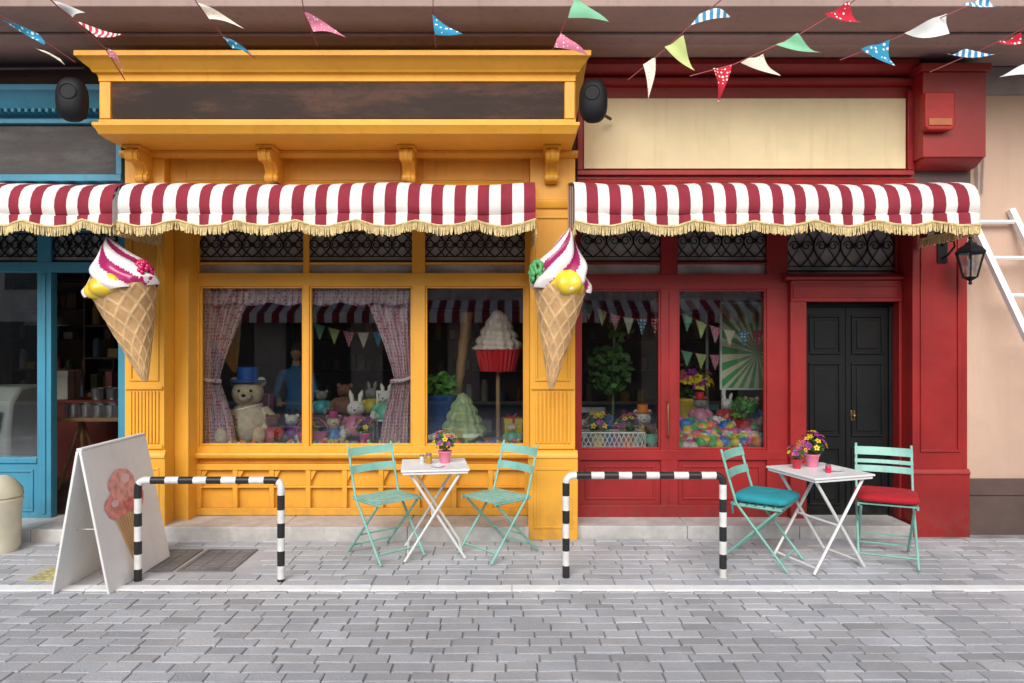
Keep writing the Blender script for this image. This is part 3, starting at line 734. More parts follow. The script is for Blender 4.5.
# ------------------------------------------------------------------ litter bin
g=group('litter_bin',(ex(0,-.35),-.35,0)); mb=MB()
mb.lathe([(0,0),(.13,0),(.145,.05),(.155,.40),(.165,.42),(.165,.44),(.15,.45)],seg=32); make('body',mb,pl('cream_bin',(.66,.62,.48),.5),g,smooth=50)
mb=MB(); mb.lathe([(.15,.4501),(.168,.46),(.16,.52),(.10,.60),(.04,.63),(0,.635)],seg=32); make('lid',mb,pl('bin_lid',(.60,.56,.42),.4),g,smooth=50)

# ------------------------------------------------------------------ bunting
FM={'b':dotmat('flag_blue_dots',(.02,.25,.42),(.8,.8,.8),28),'r':dotmat('flag_red_dots',(.50,.01,.03),(.8,.75,.75),32),
    'g':pl('flag_green',(.22,.52,.32),.85),'l':pl('flag_lime',(.58,.66,.25),.85),'c':dotmat('flag_cream',(.75,.68,.55),(.6,.3,.3),40,.2),
    'p':dotmat('flag_pink',(.62,.18,.28),(.8,.7,.7),40,.25),'s':stripemat('flag_blue_stripe',(.05,.25,.45),(.75,.78,.8),22),'w':pl('flag_white',(.72,.72,.71),.85),
    'k':stripemat('flag_red_stripe',(.6,.03,.05),(.8,.75,.75),24)}
def W3(px,py,d): return Vector(((px-512)*d/700,d-D0,1.75+(341.5-py)*d/700))
ROPE=pl('bunting_tape',(.4,.10,.10),.9)
def bunting(nodes,flags):
    g=group('bunting'); P=[W3(*n) for n in nodes]
    a,b=P[-2],P[-1]; P.append(b+(b-a).normalized()*2.2+Vector((0,-1.0,.25)))
    mb=MB(); mb.tube(P,.004,4); make('tape',mb,ROPE,g)
    for (u0,v0,u1,v1,ut,vt,d,k) in flags:
        p0,p1,t=W3(u0,v0,d),W3(u1,v1,d-.03),W3(ut,vt,d-.05)
        mb=MB(); n=8; bow=R.choice([-1,1])*R.uniform(.015,.04); idx={};vs=[];fs=[]
        nrm=(p1-p0).cross(t-p0).normalized()
        for i in range(n+1):
            for j in range(n+1-i):
                u,v=i/n,j/n; q=p0*(1-u-v)+p1*u+t*v; q=q+nrm*(bow*math.sin(pi*v)+.014*math.sin(u*7+v*5+bow*200)); idx[i,j]=len(vs); vs.append(q)
        for i in range(n):
            for j in range(n-i):
                fs.append((idx[i,j],idx[i+1,j],idx[i,j+1]))
                if i+j<n-1: fs.append((idx[i+1,j],idx[i+1,j+1],idx[i,j+1]))
        mb.add(vs,fs); make('pennant',mb,FM[k],g,smooth=80)
bunting([(75,62,5.4),(28,30,5.0),(-20,5,4.7)],[(0,18,38,33,44,45,4.9,'b'),(30,45,60,58,66,66,5.2,'c')])
bunting([(125,80,5.45),(105,48,5.2),(70,18,4.9),(40,-10,4.6)],[(78,22,98,38,122,34,5.0,'k'),(52,0,72,17,84,12,4.8,'w'),(106,48,112,58,124,74,5.2,'p')])
bunting([(255,58,5.45),(222,35,5.1),(196,2,4.8),(190,-15,4.6)],[(198,3,210,20,244,28,4.85,'c'),(222,36,232,48,253,54,5.2,'b')])
bunting([(318,46,5.45),(306,20,5.0),(300,-10,4.6)],[(304,12,314,33,346,37,4.9,'p')])
bunting([(436,48,5.45),(433,20,5.0),(433,-10,4.6)],[(432,14,435,34,463,35,4.9,'b')])
bunting([(553,50,5.45),(563,28,5.1),(575,0,4.8),(580,-12,4.6)],[(575,-3,568,17,609,23,4.75,'g'),(561,32,554,46,588,56,5.15,'p')])
bunting([(628,80,5.45),(655,58,5.2),(695,22,4.9),(735,-12,4.6)],[(706,10,688,26,731,16,4.8,'s'),(683,36,664,48,695,70,5.0,'l'),(656,57,643,64,649,98,5.2,'c')])
bunting([(690,76,5.45),(735,64,5.25),(800,34,5.0),(850,4,4.75),(870,-14,4.6)],[(848,2,824,16,862,22,4.75,'r'),(797,34,775,46,822,52,4.95,'g'),(763,54,741,62,780,77,5.1,'c'),(731,66,712,69,718,104,5.25,'r')])
bunting([(840,60,5.4),(880,45,5.1),(940,18,4.8),(1010,-12,4.5)],[(948,12,905,32,950,33,4.8,'w'),(889,40,861,49,894,67,5.05,'b'),(985,-4,962,6,1008,6,4.6,'s')])
bunting([(930,72,5.4),(985,48,5.0),(1040,20,4.6),(1080,-5,4.4)],[(970,50,945,54,1003,50,5.0,'s'),(1020,34,996,44,1030,42,4.7,'r'),(1034,60,1000,76,1040,75,4.9,'w')])

# ------------------------------------------------------------------ window display: orange shop
g=group('display_platform'); mb=MB(); mb.box(-3.0,.45,.47,1.15,.1,.745); mb.box(-3.0,-.85,1.151,1.5,.1,.98); make('platform',mb,DKWOOD,g)
CUR=dotmat('rose_dot_fabric',(.76,.60,.65),(.52,.08,.17),30,.34)
g=group('window_curtains'); mb=MB(); yc=.53
zt,zbm=ez(284,yc),.76
xl,xrr=ex(203,yc),ex(411,yc)
def wid(v):
    if v<.6: return .16+.34*(1-v/.6)**1.2
    return .16+.13*math.sin((v-.6)/.4*pi/2)
for side in(1,-1):
    x0=xl if side>0 else xrr
    def fn(u,v):
        w=wid(v); x=x0+side*w*u
        if v>.6: x+=side*.03*(v-.6)
        return (x,yc+.028*math.sin(u*8*2*pi+v)*(.5+.5*abs(v-.6)+.3)+.012*math.sin(u*31+v*9),zt+(zbm-zt)*v)
    mb.surf(fn,96,24)
    zz=zt+(zbm-zt)*.6
    mb.tube([(x0-side*.01,yc-.05,zz+.03),(x0+side*.08,yc-.06,zz),(x0+side*.19,yc-.03,zz-.01)],.02,8)
mb.surf(lambda u,v:(xl+(xrr-xl)*u,yc-.05+.02*math.sin(u*34*2*pi),zt-(.14+.035*abs(math.sin(u*pi*6)))*v),400,4)
mb.surf(lambda u,v:(xl+(xrr-xl)*u,yc-.06+(.016+.02*v)*math.sin(u*34*2*pi+.6),zt-(.12+.035*abs(math.sin(u*pi*6)))-.055*v),400,2)
make('drapes',mb,CUR,g,smooth=80)
def plush(name,x,y,z,s,fur,earh=0,hat=None,shirt=None,rot=0):
    g=group(name,(x,y,z),(0,0,math.radians(rot))); mb=MB(); S=s
    mb.lathe([(0,0),(.17*S,.01*S),(.22*S,.08*S),(.235*S,.18*S),(.2*S,.30*S),(.14*S,.38*S),(.08*S,.41*S),(0,.42*S)],seg=24,mi=1 if shirt else 0)
    mb.sphere((0,-.01,.53*S),(.17*S,.155*S,.15*S),20,14)
    mb.sphere((0,-.15*S,.50*S),(.08*S,.07*S,.06*S),14,10)
    for sd in(1,-1):
        if earh: mb.tube([(sd*.07*S,0,.64*S),(sd*.09*S,0,.64*S+earh*S*.6),(sd*.12*S,0,.64*S+earh*S)],[.035*S,.05*S,.015*S],10)
        else: mb.sphere((sd*.14*S,.0,.65*S),(.055*S,.03*S,.055*S),12,8)
        mb.tube([(sd*.17*S,0,.33*S),(sd*.27*S,-.06*S,.24*S),(sd*.24*S,-.17*S,.17*S)],[.07*S,.065*S,.06*S],12,mi=1 if shirt else 0)
        mb.sphere((sd*.24*S,-.18*S,.16*S),.062*S,12,8)
        mb.tube([(sd*.12*S,-.05*S,.08*S),(sd*.17*S,-.22*S,.08*S),(sd*.19*S,-.33*S,.08*S)],[.09*S,.085*S,.075*S],12)
        mb.sphere((sd*.19*S,-.35*S,.10*S),(.07*S,.05*S,.095*S),12,8)
        mb.sphere((sd*.06*S,-.145*S,.56*S),.018*S,8,6,mi=2)
    mb.sphere((0,-.215*S,.515*S),(.025*S,.015*S,.018*S),8,6,mi=2)
    make('body',mb,[fur,shirt or fur,BLACK],g,smooth=80)
    if hat:
        mb=MB(); mb.lathe([(0,0),(.19*S,.0),(.19*S,.015*S),(.115*S,.02*S),(.11*S,.15*S),(.12*S,.16*S),(0,.165*S)],(0,0,.655*S),24); make('hat',mb,hat,g)
yy=.86
BRF=pl('brown_fur',(.20,.09,.05),.9,bump=.8,bscale=90); GRF=pl('grey_fur',(.25,.23,.22),.9,bump=.8,bscale=90)
plush('teddy_bear',ex(248,yy),yy,.745,.92,FUR,hat=BLUEG,rot=8)
plush('plush_doll',ex(272,.66),.68,.745,.42,BRF,shirt=pl('doll_red',(.5,.03,.03)),rot=-10)
plush('plush_rabbit',ex(356,.85),.85,.80,.52,FURW,earh=.24,shirt=pl('doll_pink',(.6,.2,.3)),rot=5)
plush('plush_doll',ex(333,.68),.70,.745,.40,FUR,hat=pl('doll_hat',(.5,.05,.2)),shirt=pl('doll_blue',(.05,.2,.5)),rot=15)
plush('plush_rabbit',ex(386,.95),.95,.95,.44,FURW,earh=.2,shirt=pl('doll_mint',(.15,.5,.35)),rot=-10)
plush('plush_doll',ex(322,1.3),1.3,.98,.36,GRF,shirt=pl('doll_teal',(.03,.3,.35)))
plush('teddy_bear',ex(345,1.3),1.3,.98,.46,BRF,rot=-6)
plush('plush_rabbit',ex(372,1.3),1.3,.98,.40,GRF,earh=.22,shirt=pl('doll_yellow',(.6,.45,.05)),rot=-14)
plush('teddy_bear',ex(292,.95),.95,.745,.38,FURW,shirt=pl('doll_violet',(.25,.06,.35)),rot=10)
plush('plush_doll',ex(398,.68),.68,.745,.34,FUR,hat=pl('doll_green_hat',(.05,.3,.1)),shirt=bpy.data.materials['doll_red'],rot=-14)
def small_chair(x,y,z,s,m,name='doll_chair'):
    g=group(name,(x,y,z)); mb=MB()
    for a in(-.2,.2):
        mb.box(a*s-.015*s,a*s+.015*s,-.2*s,-.17*s,0,.36*s); mb.box(a*s-.015*s,a*s+.015*s,.17*s,.2*s,0,.9*s)
    mb.box(-.22*s,.22*s,-.21*s,.169*s,.36*s,.39*s)
    for z_ in(.55,.7,.84): mb.box(-.184*s,.184*s,.175*s,.195*s,z_*s,(z_+.06)*s)
    make('frame',mb,m,g,bevel=.003)
small_chair(ex(386,.97),.97,.745,.55,WHITE)
g=group('gift_basket',(ex(326,.62)-.12,.58,.745)); mb=MB()
mb.surf(lambda u,v:((.11+.04*v+.004*math.cos(u*60))*math.cos(2*pi*u),(.06+.02*v)*math.sin(2*pi*u),.13*v),120,6,True)
mb.tube([(.15*math.cos(a),0,.13+.14*math.sin(a)) for a in [pi*k/14 for k in range(15)]],.007,6); make('wicker',mb,pl('pink_wicker',(.6,.12,.25)),g,smooth=80)
def toymass(name,x0,x1,y0,y1,z,n,smin,smax,cols,pile=0):
    g=group(name); mb=MB()
    for _ in range(n):
        s=R.uniform(smin,smax); x=R.uniform(x0,x1); y=R.uniform(y0,y1); k=R.randrange(len(cols))
        q=pile*(y-y0)/(y1-y0)
        mb.sphere((x,y,z+s*.8+R.uniform(0,.03)+q*R.uniform(.6,1)),s,14,10,k)
    make('pieces',mb,cols,g,smooth=80)
CANDY=[pl('candy_red',(.6,.02,.03)),pl('candy_yellow',(.85,.6,.04)),pl('candy_blue',(.02,.2,.6)),pl('candy_green',(.08,.5,.08)),pl('candy_pink',(.75,.15,.35)),pl('candy_orange',(.85,.25,.02)),pl('candy_white',(.75,.73,.7))]
toymass('candy_heap',ex(290,.6),ex(400,.6),.5,.60,.745,60,.014,.028,CANDY)
toymass('candy_heap',ex(212,.6),ex(262,.6),.5,.58,.745,26,.014,.028,CANDY)
for px_,k in((310,0),(366,4),(230,6)): pot_flowers(ex(px_,.7),.66,.745,1.3,CANDY[k],26)
def giftbox(x,y,z,w,h,m,rib,rot):
    g=group('gift_box',(x,y,z),(0,0,math.radians(rot))); mb=MB(); mb.box(-w/2,w/2,-w/2,w/2,0,h*.8); mb.box(-w*.53,w*.53,-w*.53,w*.53,h*.8+.0005,h); make('box',mb,m,g,bevel=.003)
    mb=MB(); mb.box(-.012,.012,-w*.54,w*.54,0,h+.002); mb.box(-w*.54,w*.54,-.012,.012,0,h+.003)
    for s in(1,-1): mb.tube([(0,0,h),(s*.05,0,h+.04),(s*.06,0,h+.01),(0,0,h+.004)],.008,6)
    make('ribbon',mb,rib,g)
giftbox(ex(222,.72),.8,.745,.2,.16,CANDY[5],WHITE,15); giftbox(ex(258,1.3),1.32,.98,.22,.2,CANDY[4],WHITE,-8)
def swirlmesh(mb,R0,H,z0,turns,mi=0):
    def fn(u,v):
        a=2*pi*u; ph=v*turns+u
        r=R0*(1-v)**.65*(1+.0)+R0*.16*abs(math.sin(pi*ph))*(1-v*.6); r+=.012*math.cos(14*a)*(1-v)
        return (max(r,.002)*math.cos(a)*(1 if v<.97 else .3),max(r,.002)*math.sin(a),z0+H*v)
    mb.surf(fn,80,60,True,mi)
yq=.85; cxq=ex(498,yq); zc=ez(371,yq)
g=group('giant_cupcake_on_stand',(cxq,yq,0)); mb=MB()
def cup(u,v):
    a=2*pi*u; r=.17+.06*v+.008*math.cos(28*a); return(r*math.cos(a),r*math.sin(a),zc+.23*v)
mb.surf(cup,168,4,True); mb.lathe([(0,zc),(.17,zc)],seg=40); make('paper_cup',mb,CANDY[0],g,smooth=30)
mb=MB(); swirlmesh(mb,.22,.40,zc+.22,4.2); make('cream',mb,pl('rose_cream',(.70,.56,.50)),g,smooth=80)
mb=MB(); mb.tube([(0,0,.76),(0,0,zc)],.022,10); mb.lathe([(0,.746),(.16,.746),(.15,.77),(0,.78)],seg=30); make('stand',mb,WOOD,g)
g=group('giant_pistachio_swirl',(ex(463,.75),.75,.745)); mb=MB(); swirlmesh(mb,.21,.42,.08,4.2); mb.lathe([(0,0),(.14,0),(.22,.09),(.2,.11)],seg=36)
make('swirl',mb,pl('pistachio',(.42,.52,.28)),g,smooth=80)
g=group('potted_plant',(ex(440,.85),.85,.745)); mb=MB(); mb.lathe([(0,0),(.10,0),(.12,.1),(.16,.42),(.175,.44),(.17,.47),(.14,.46),(.13,.40),(0,.40)],seg=30); make('pot',mb,pl('blue_glaze',(.02,.08,.28),.25),g,smooth=50)
mb=MB(); mb.leaves((0,0,.56),(.19,.17,.14),420,.06); make('foliage',mb,pl('bright_leaf',(.10,.30,.04),.6,var=.4,scale=15),g,smooth=0)
g=group('giant_wafer_stick',(ex(452,1.0),1.0,.1)); mb=MB()
mb.surf(lambda u,v:((.03+.03*v)*math.cos(2*pi*u)*(1+.06*math.sin(40*v+6.28*u))+.16*v,(.03+.03*v)*math.sin(2*pi*u),.65+1.3*v),24,60,True); mb.tube([(0,0,0),(0,0,.66)],.015,6); make('wafer',mb,pl('caramel',(.34,.18,.07)),g,smooth=80)
toymass('candy_heap',ex(430,.6),ex(520,.6),.5,.58,.745,44,.014,.028,CANDY)
plush('plush_doll',ex(512,.62),.66,.745,.30,FUR,shirt=bpy.data.materials['doll_mint'])
giftbox(ex(512,1.0),1.0,.745,.18,.22,CANDY[1],CANDY[0],10)
def shelf(x0,x1,y,z0,n,name='shelf_with_jars',dens=.16):
    g=group(name); mb=MB(); h=.42
    for i in range(n+1): mb.box(x0,x1,y,y+.28,z0+i*h,z0+i*h+.025)
    for x in(x0-.026,x1+.001): mb.box(x,x+.025,y,y+.28,z0-.02,z0+n*h+.05)
    make('shelves',mb,DKWOOD,g)
    mb=MB()
    for i in range(n):
        x=x0+.08
        while x<x1-.08:
            r=R.uniform(.03,.065);hh=R.uniform(.12,.3);k=R.randrange(len(MUTED))
            if R.random()<.6: mb.lathe([(0,0),(r,0),(r*1.05,hh*.1),(r*1.05,hh*.75),(r*.8,hh*.85),(r*.8,hh),(0,hh)],(x,y+.12,z0+i*h+.0255),14,k)
            else: mb.box(x-r,x+r,y+.05,y+.2,z0+i*h+.0255,z0+i*h+.0255+hh*.8,k)
            x+=R.uniform(.12,.12+dens)
    make('jars_and_boxes',mb,MUTED,g)
MUTED=[pl('jar_rose',(.32,.10,.09)),pl('jar_amber',(.40,.26,.08)),pl('jar_slate',(.10,.16,.24)),pl('jar_olive',(.14,.20,.08)),pl('jar_cream',(.48,.44,.38)),pl('jar_brown',(.20,.11,.06))]
shelf(-2.9,-1.6,3.2,.5,5); shelf(-1.3,.2,3.2,.5,5); shelf(.8,2.0,3.2,.5,5); shelf(2.3,3.4,3.2,.5,5)
shelf(-7,-5.6,3.6,.5,5); shelf(-5.3,-3.7,3.6,.9,4); shelf(-5.55,-4.9,2.9,1.1,4)
BULB=pl('warm_bulb',(1,.66,.36),.4,emit=9)
def pendant(x,y,z,m,r=.14,name='pendant_lamp',on=True):
    g=group(name,(x,y,z)); mb=MB(); mb.lathe([(.03,.14),(.05,.13),(r*.6,.09),(r,.0),(r*.97,-.003),(r*.57,.085),(.03,.12)],seg=28); mb.tube([(0,0,.13),(0,0,3.0-z)],.006,5); make('shade',mb,m,g,smooth=60)
    mb=MB(); mb.sphere((0,0,.02),.035,12,8); make('bulb',mb,BULB if on else WHITE,g,smooth=80)
pendant(-4.75,.95,ez(325,.95),STEEL,.2,on=False)
for a,b,z in((-4.3,2.2,2.3),(-1.7,2.2,2.5),(1.3,2.2,2.5)): pendant(a,b,z,STEEL)
# ------------------------------------------------------------------ person working inside
def person(name,x,y,z,h,rot,shirt,trou,skin,hair,lean=0):
    k=h/1.72; g=group(name,(x,y,z),(0,0,math.radians(rot)),(k,k,k))
    J=[(0,0,.95,.13),(0,-.02*lean,1.12,.125),(0,-.10*lean,1.32,.14),(0,-.14*lean,1.44,.085),(0,-.17*lean,1.50,.052),(0,-.20*lean,1.57,.05)]
    E=[(0,1),(1,2),(2,3),(3,4),(4,5)]
    def chain(root,pts):
        p=root
        for q in pts: J.append(q); E.append((p,len(J)-1)); p=len(J)-1
        return p
    hands=[]
    for s in(1,-1):
        chain(0,[(s*.09,0,.86,.095),(s*.10,-.02,.50,.062),(s*.10,.02,.10,.042),(s*.11,-.12,.05,.035)])
        chain(2,[(s*.17,-.12*lean,1.40,.058),(s*.23,-.10-.10*lean,1.14,.042),(s*.17,-.32-.1*lean,1.06,.030),(s*.16,-.38-.1*lean,1.055,.026)])
        hands.append((s,Vector((s*.16,-.38-.1*lean,1.055))))
    me=bpy.data.meshes.new('body'); me.from_pydata([j[:3] for j in J],E,[]); ob=bpy.data.objects.new('tmp_body',me); bpy.context.scene.collection.objects.link(ob)
    sk=ob.modifiers.new('skin','SKIN'); sv=me.skin_vertices[0].data
    for i,j in enumerate(J): sv[i].radius=(j[3],j[3]*.85)
    sv[0].use_root=True
    sub=ob.modifiers.new('sub','SUBSURF'); sub.levels=2; sub.render_levels=2
    dg=bpy.context.evaluated_depsgraph_get(); nm=bpy.data.meshes.new_from_object(ob.evaluated_get(dg)); bpy.data.objects.remove(ob)
    for m in(shirt,trou,skin,BLACK): nm.materials.append(m)
    for p in nm.polygons:
        c=p.center; p.use_smooth=True
        armhand=c.y<-.27-.1*lean and abs(c.x)>.1 and c.z>.9
        p.material_index=2 if (c.z>1.475 or armhand) else (0 if c.z>.93 or (abs(c.x)>.18 and c.z>.9) else (3 if c.z<.10 else 1))
    b=bpy.data.objects.new('body',nm); bpy.context.scene.collection.objects.link(b); b.parent=g
    mb=MB(); hc=Vector((0,-.215*lean-.01,1.66))
    def head(u,v):
        a=2*pi*u;t=pi*v; X=.075*math.sin(t)*math.cos(a); Yh=.095*math.sin(t)*math.sin(a); Z=.118*math.cos(t)
        if Z<0: X*=1+Z*1.8; Yh=Yh*(1+Z*.8)-.01
        return hc+Vector((X,Yh,Z))
    mb.surf(head,28,20,True,0)
    mb.tube([hc+Vector((0,-.09,.015)),hc+Vector((0,-.112,-.02)),hc+Vector((0,-.098,-.03))],[.008,.014,.010],8,0)
    for s in(1,-1):
        mb.sphere(hc+Vector((s*.076,.005,-.005)),(.010,.02,.032),10,8,0)
        mb.sphere(hc+Vector((s*.03,-.083,.012)),(.013,.008,.008),10,6,1); mb.sphere(hc+Vector((s*.03,-.091,.012)),(.006,.003,.006),8,6,2)
        mb.tube([hc+Vector((s*.017,-.094,.03)),hc+Vector((s*.045,-.085,.03))],.003,5,3)
    mb.tube([hc+Vector((-.022,-.092,-.052)),hc+Vector((0,-.099,-.054)),hc+Vector((.022,-.092,-.052))],.005,6,4)
    def hr(u,v):
        a=2*pi*u;t=pi*v*.62*(1+.28*max(0,math.sin(a))-.22*max(0,-math.sin(a))); return hc+Vector((.084*math.sin(t)*math.cos(a),.106*math.sin(t)*math.sin(a)+.006,.128*math.cos(t)+.003*math.sin(a*14)))
    mb.surf(hr,36,14,True,3)
    make('head',mb,[skin,WHITE,BLACK,hair,pl('lips',(.45,.12,.10))],g,smooth=80)
    mb=MB()
    for s,c in hands:
        mb.sphere(c+Vector((0,-.035,-.003)),(.038,.048,.018),12,8)
        for q in range(4):
            L=(.062,.072,.067,.05)[q]; bx=c+Vector((s*(-.027+.018*q),-.065,-.002)); mb.tube([bx,bx+Vector((0,-L*.45,.004)),bx+Vector((0,-L*.8,-.012)),bx+Vector((0,-L*.95,-.03))],[.0095,.009,.008,.006],8)
        th=c+Vector((-s*.033,-.02,0)); mb.tube([th,th+Vector((-s*.022,-.025,-.004)),th+Vector((-s*.026,-.052,-.012))],[.012,.010,.008],8)
    make('hands',mb,skin,g,smooth=80)
SK=pl('skin',(.55,.33,.24),.5)
person('shop_assistant',ex(294,1.75),1.85,.1,1.60,14,pl('blue_shirt',(.05,.18,.42),.85),pl('dark_trousers',(.03,.03,.04),.85),SK,pl('brown_hair',(.05,.025,.015),.6),.6)
# ------------------------------------------------------------------ red shop interior
g=group('white_planter_basket'); mb=MB(); yv=.62; a,b=ex(579,yv),ex(645,yv); z0,z1=.70,.86
mb.box(a,b,yv,yv+.2,z0,z0+.012)
for x in [a+(b-a)*k/14 for k in range(15)]:
    mb.tube([(x,yv,z0),(min(b,x+.08),yv,z1)],.005,4); mb.tube([(x,yv+.006,z0),(max(a,x-.08),yv+.006,z1)],.005,4)
mb.tube([(a,yv,z1),(b,yv,z1)],.01,6); mb.tube([(a,yv,z0),(b,yv,z0)],.01,6); mb.tube([(a,yv+.2,z1),(b,yv+.2,z1)],.01,6); make('lattice',mb,WHITE,g)
g=group('display_ledge'); mb=MB(); mb.box(.60,2.60,.47,1.1,.64,.70); mb.box(.62,2.58,.5,.55,.1,.639); make('ledge',mb,DKWOOD,g)
toymass('ball_pit',ex(676,.65),ex(762,.65),.50,1.0,.70,200,.042,.056,CANDY,pile=.2)
plush('teddy_bear',ex(752,1.02),1.04,.90,.40,FUR,shirt=bpy.data.materials['doll_blue'],rot=-15)
plush('plush_rabbit',ex(728,1.02),1.04,.90,.38,FURW,earh=.2,shirt=bpy.data.materials['doll_red'],rot=-8)
plush('teddy_bear',ex(652,.66),.75,.70,.34,BRF,shirt=bpy.data.materials['doll_mint'],rot=-5)
plush('plush_doll',ex(700,1.04),1.05,.90,.40,GRF,hat=CANDY[0],shirt=bpy.data.materials['doll_pink'])
plush('plush_doll',ex(643,.95),.98,.70,.5,FURW,hat=CANDY[5],shirt=bpy.data.materials['doll_yellow'])
giftbox(ex(600,.95),.98,.70,.2,.3,CANDY[2],CANDY[1],12); giftbox(ex(622,.95),1.0,.70,.16,.2,CANDY[4],CANDY[6],-8)
g=group('indoor_plant',(ex(612,1.1),1.25,.1)); mb=MB(); mb.lathe([(0,0),(.14,0),(.18,.3),(0,.3)],seg=20); make('pot',mb,CANDY[6],g)
mb=MB(); mb.leaves((0,0,1.35),(.24,.2,.28),260,.10); mb.leaves((.1,0,1.85),(.16,.15,.22),120,.09); mb.tube([(0,0,.3),(.03,0,.9),(.05,0,1.9)],.015,6); make('foliage',mb,LEAF,g,smooth=0)
g=group('indoor_plant',(ex(742,.9),.86,.84)); mb=MB(); mb.lathe([(0,0),(.07,0),(.09,.12),(0,.12)],seg=20); make('pot',mb,CANDY[0],g)
mb=MB(); mb.leaves((0,0,.24),(.14,.13,.12),220,.07); make('foliage',mb,bpy.data.materials['bright_leaf'],g,smooth=0)
pot_flowers(ex(598,.7),.72,.712,1.6,CANDY[1],30); pot_flowers(ex(628,.7),.72,.712,1.5,CANDY[5],30)
small_chair(ex(588,1.6),1.6,.1,1.0,WHITE,'white_chair'); small_chair(ex(705,1.9),1.9,.1,1.0,TEAL,'teal_chair')
g=group('round_white_table',(ex(690,1.5),1.5,.1)); mb=MB(); mb.lathe([(0,.75),(.33,.75),(.33,.775),(0,.775)],seg=36); mb.tube([(0,0,.02),(0,0,.75)],.03,10); mb.lathe([(0,0),(.22,0),(.2,.02),(.03,.05)],seg=28); make('table',mb,WHITE,g)
pot_flowers(ex(688,1.5),1.5,.876,3.0,CANDY[1],44)
# striped parasol standing inside
g=group('striped_parasol',(ex(712,1.75),1.95,.1)); mb=MB(); n=16
for i in range(n):
    a,b=2*pi*i/n,2*pi*(i+1)/n; r1=.66
    mb.add([(0,0,2.36),(.32*math.cos(a),.32*math.sin(a),2.28),(.32*math.cos(b),.32*math.sin(b),2.28)],[(0,1,2)],i%2)
    mb.add([(.32*math.cos(a),.32*math.sin(a),2.28),(r1*math.cos(a),r1*math.sin(a),2.12),(r1*math.cos(b),r1*math.sin(b),2.12),(.32*math.cos(b),.32*math.sin(b),2.28)],[(0,1,2,3)],i%2)
    mb.add([(r1*math.cos(a),r1*math.sin(a),2.12),(r1*math.cos(a),r1*math.sin(a),2.0),(r1*math.cos((a+b)/2),r1*math.sin((a+b)/2),1.98),(r1*math.cos(b),r1*math.sin(b),2.0),(r1*math.cos(b),r1*math.sin(b),2.12)],[(0,1,2,3,4)],i%2)
make('canopy',mb,[AWW,AWR],g,smooth=0)
mb=MB(); mb.tube([(0,0,.03),(0,0,2.39)],.018,8); mb.lathe([(0,0),(.2,0),(.18,.06),(0,.07)],seg=24); make('pole',mb,WHITE,g)
g=group('sunburst_screen'); mb=MB(); ys=1.25; a,b,c,d=ex(722,ys),ex(775,ys),ez(388,ys),ez(304,ys); cc=((a+b)/2+.1,ys,(c+d)/2-.08)
per=[]; n=10
for i in range(n): per.append((a+(b-a)*i/n,ys,d))
for i in range(n): per.append((b,ys,d+(c-d)*i/n))
for i in range(n): per.append((b+(a-b)*i/n,ys,c))
for i in range(n): per.append((a,ys,c+(d-c)*i/n))
for i in range(len(per)): mb.add([cc,per[i],per[(i+1)%len(per)]],[(0,1,2)],i%2)
make('rays',mb,[pl('burst_green',(.12,.38,.16),.8),pl('burst_cream',(.75,.68,.45),.8)],g,smooth=0)
mb=MB(); mb.box(a-.02,b+.02,ys+.004,ys+.03,c-.02,d+.02); mb.box(a,a+.04,ys+.005,ys+.03,.1,c-.0205);mb.box(b-.04,b,ys+.005,ys+.03,.1,c-.0205); make('frame',mb,WHITE,g)
g=group('indoor_bunting'); 
for (xa,za,xb,zb_,yy) in ((ex(680,.9),ez(312,.9),ex(765,.9),ez(330,.9),.9),(ex(582,1.0),ez(300,1.0),ex(662,1.0),ez(318,1.0),1.0),(ex(680,1.3),ez(350,1.3),ex(765,1.3),ez(345,1.3),1.3),(ex(312,1.3),ez(322,1.3),ex(400,1.3),ez(328,1.3),1.3)):
    mb=MB(); n=6; cols=['g','l','p','c','b','r','k']
    q=[(xa+(xb-xa)*k/n,yy,za+(zb_-za)*k/n-.08*math.sin(pi*k/n)) for k in range(n+1)]
    mb.tube(q,.003,4,0)
    for k in range(n):
        A,B_=Vector(q[k]),Vector(q[k+1]); mb.add([A.lerp(B_,.1),A.lerp(B_,.9),(A+B_)/2+Vector((0,.01,-.17))],[(0,1,2)],1+k%7)
    make('pennants',mb,[ROPE]+[FM[c] for c in cols],g,smooth=0)
# ------------------------------------------------------------------ blue shop interior
g=group('serving_trestle'); mb=MB(); yt=1.5; a,b=ex(56,yt),ex(140,yt); zt=ez(418,yt)
mb.box(a,b,yt,yt+.6,zt-.04,zt)
for x in(a+.1,b-.25):
    for s in(1,-1): mb.tube([(x,yt+.3,zt-.05),(x+s*.14,yt+.1,.1)],.022,4); mb.tube([(x,yt+.3,zt-.05),(x+s*.14,yt+.5,.1)],.022,4)
mb.box(a+.05,b-.1,yt+.2,yt+.24,.42,.46); make('trestle',mb,WOOD,g,bevel=.003)
def tubs(x0,x1,y,z,n):
    g=group('gelato_tubs'); mb=MB()
    for k in range(n):
        x=x0+(x1-x0)*(k+.5)/n
        for j in range(2): mb.lathe([(0,0),(.075,0),(.085,.13),(.09,.135),(.08,.135),(.078,.1),(0,.12)],(x,y+.12+.2*j,z),18,mi=0,mfn=lambda u,v:1+k%5 if v>.8 else 0)
    make('tubs',mb,[STEEL]+CANDY[:5],g)
tubs(a+.03,b-.05,yt+.02,zt+.001,6)
g=group('back_counter'); mb=MB(); mb.box(-6.4,-3.6,2.3,2.75,.1,1.0); mb.box(-6.45,-3.58,2.26,2.79,1.001,1.04); make('counter',mb,pl('counter_red',(.2,.03,.02)),g)
tubs(-5.2,-3.7,2.32,1.041,8)
giftbox(-5.6,2.5,1.041,.3,.35,MUTED[4],MUTED[0],5)
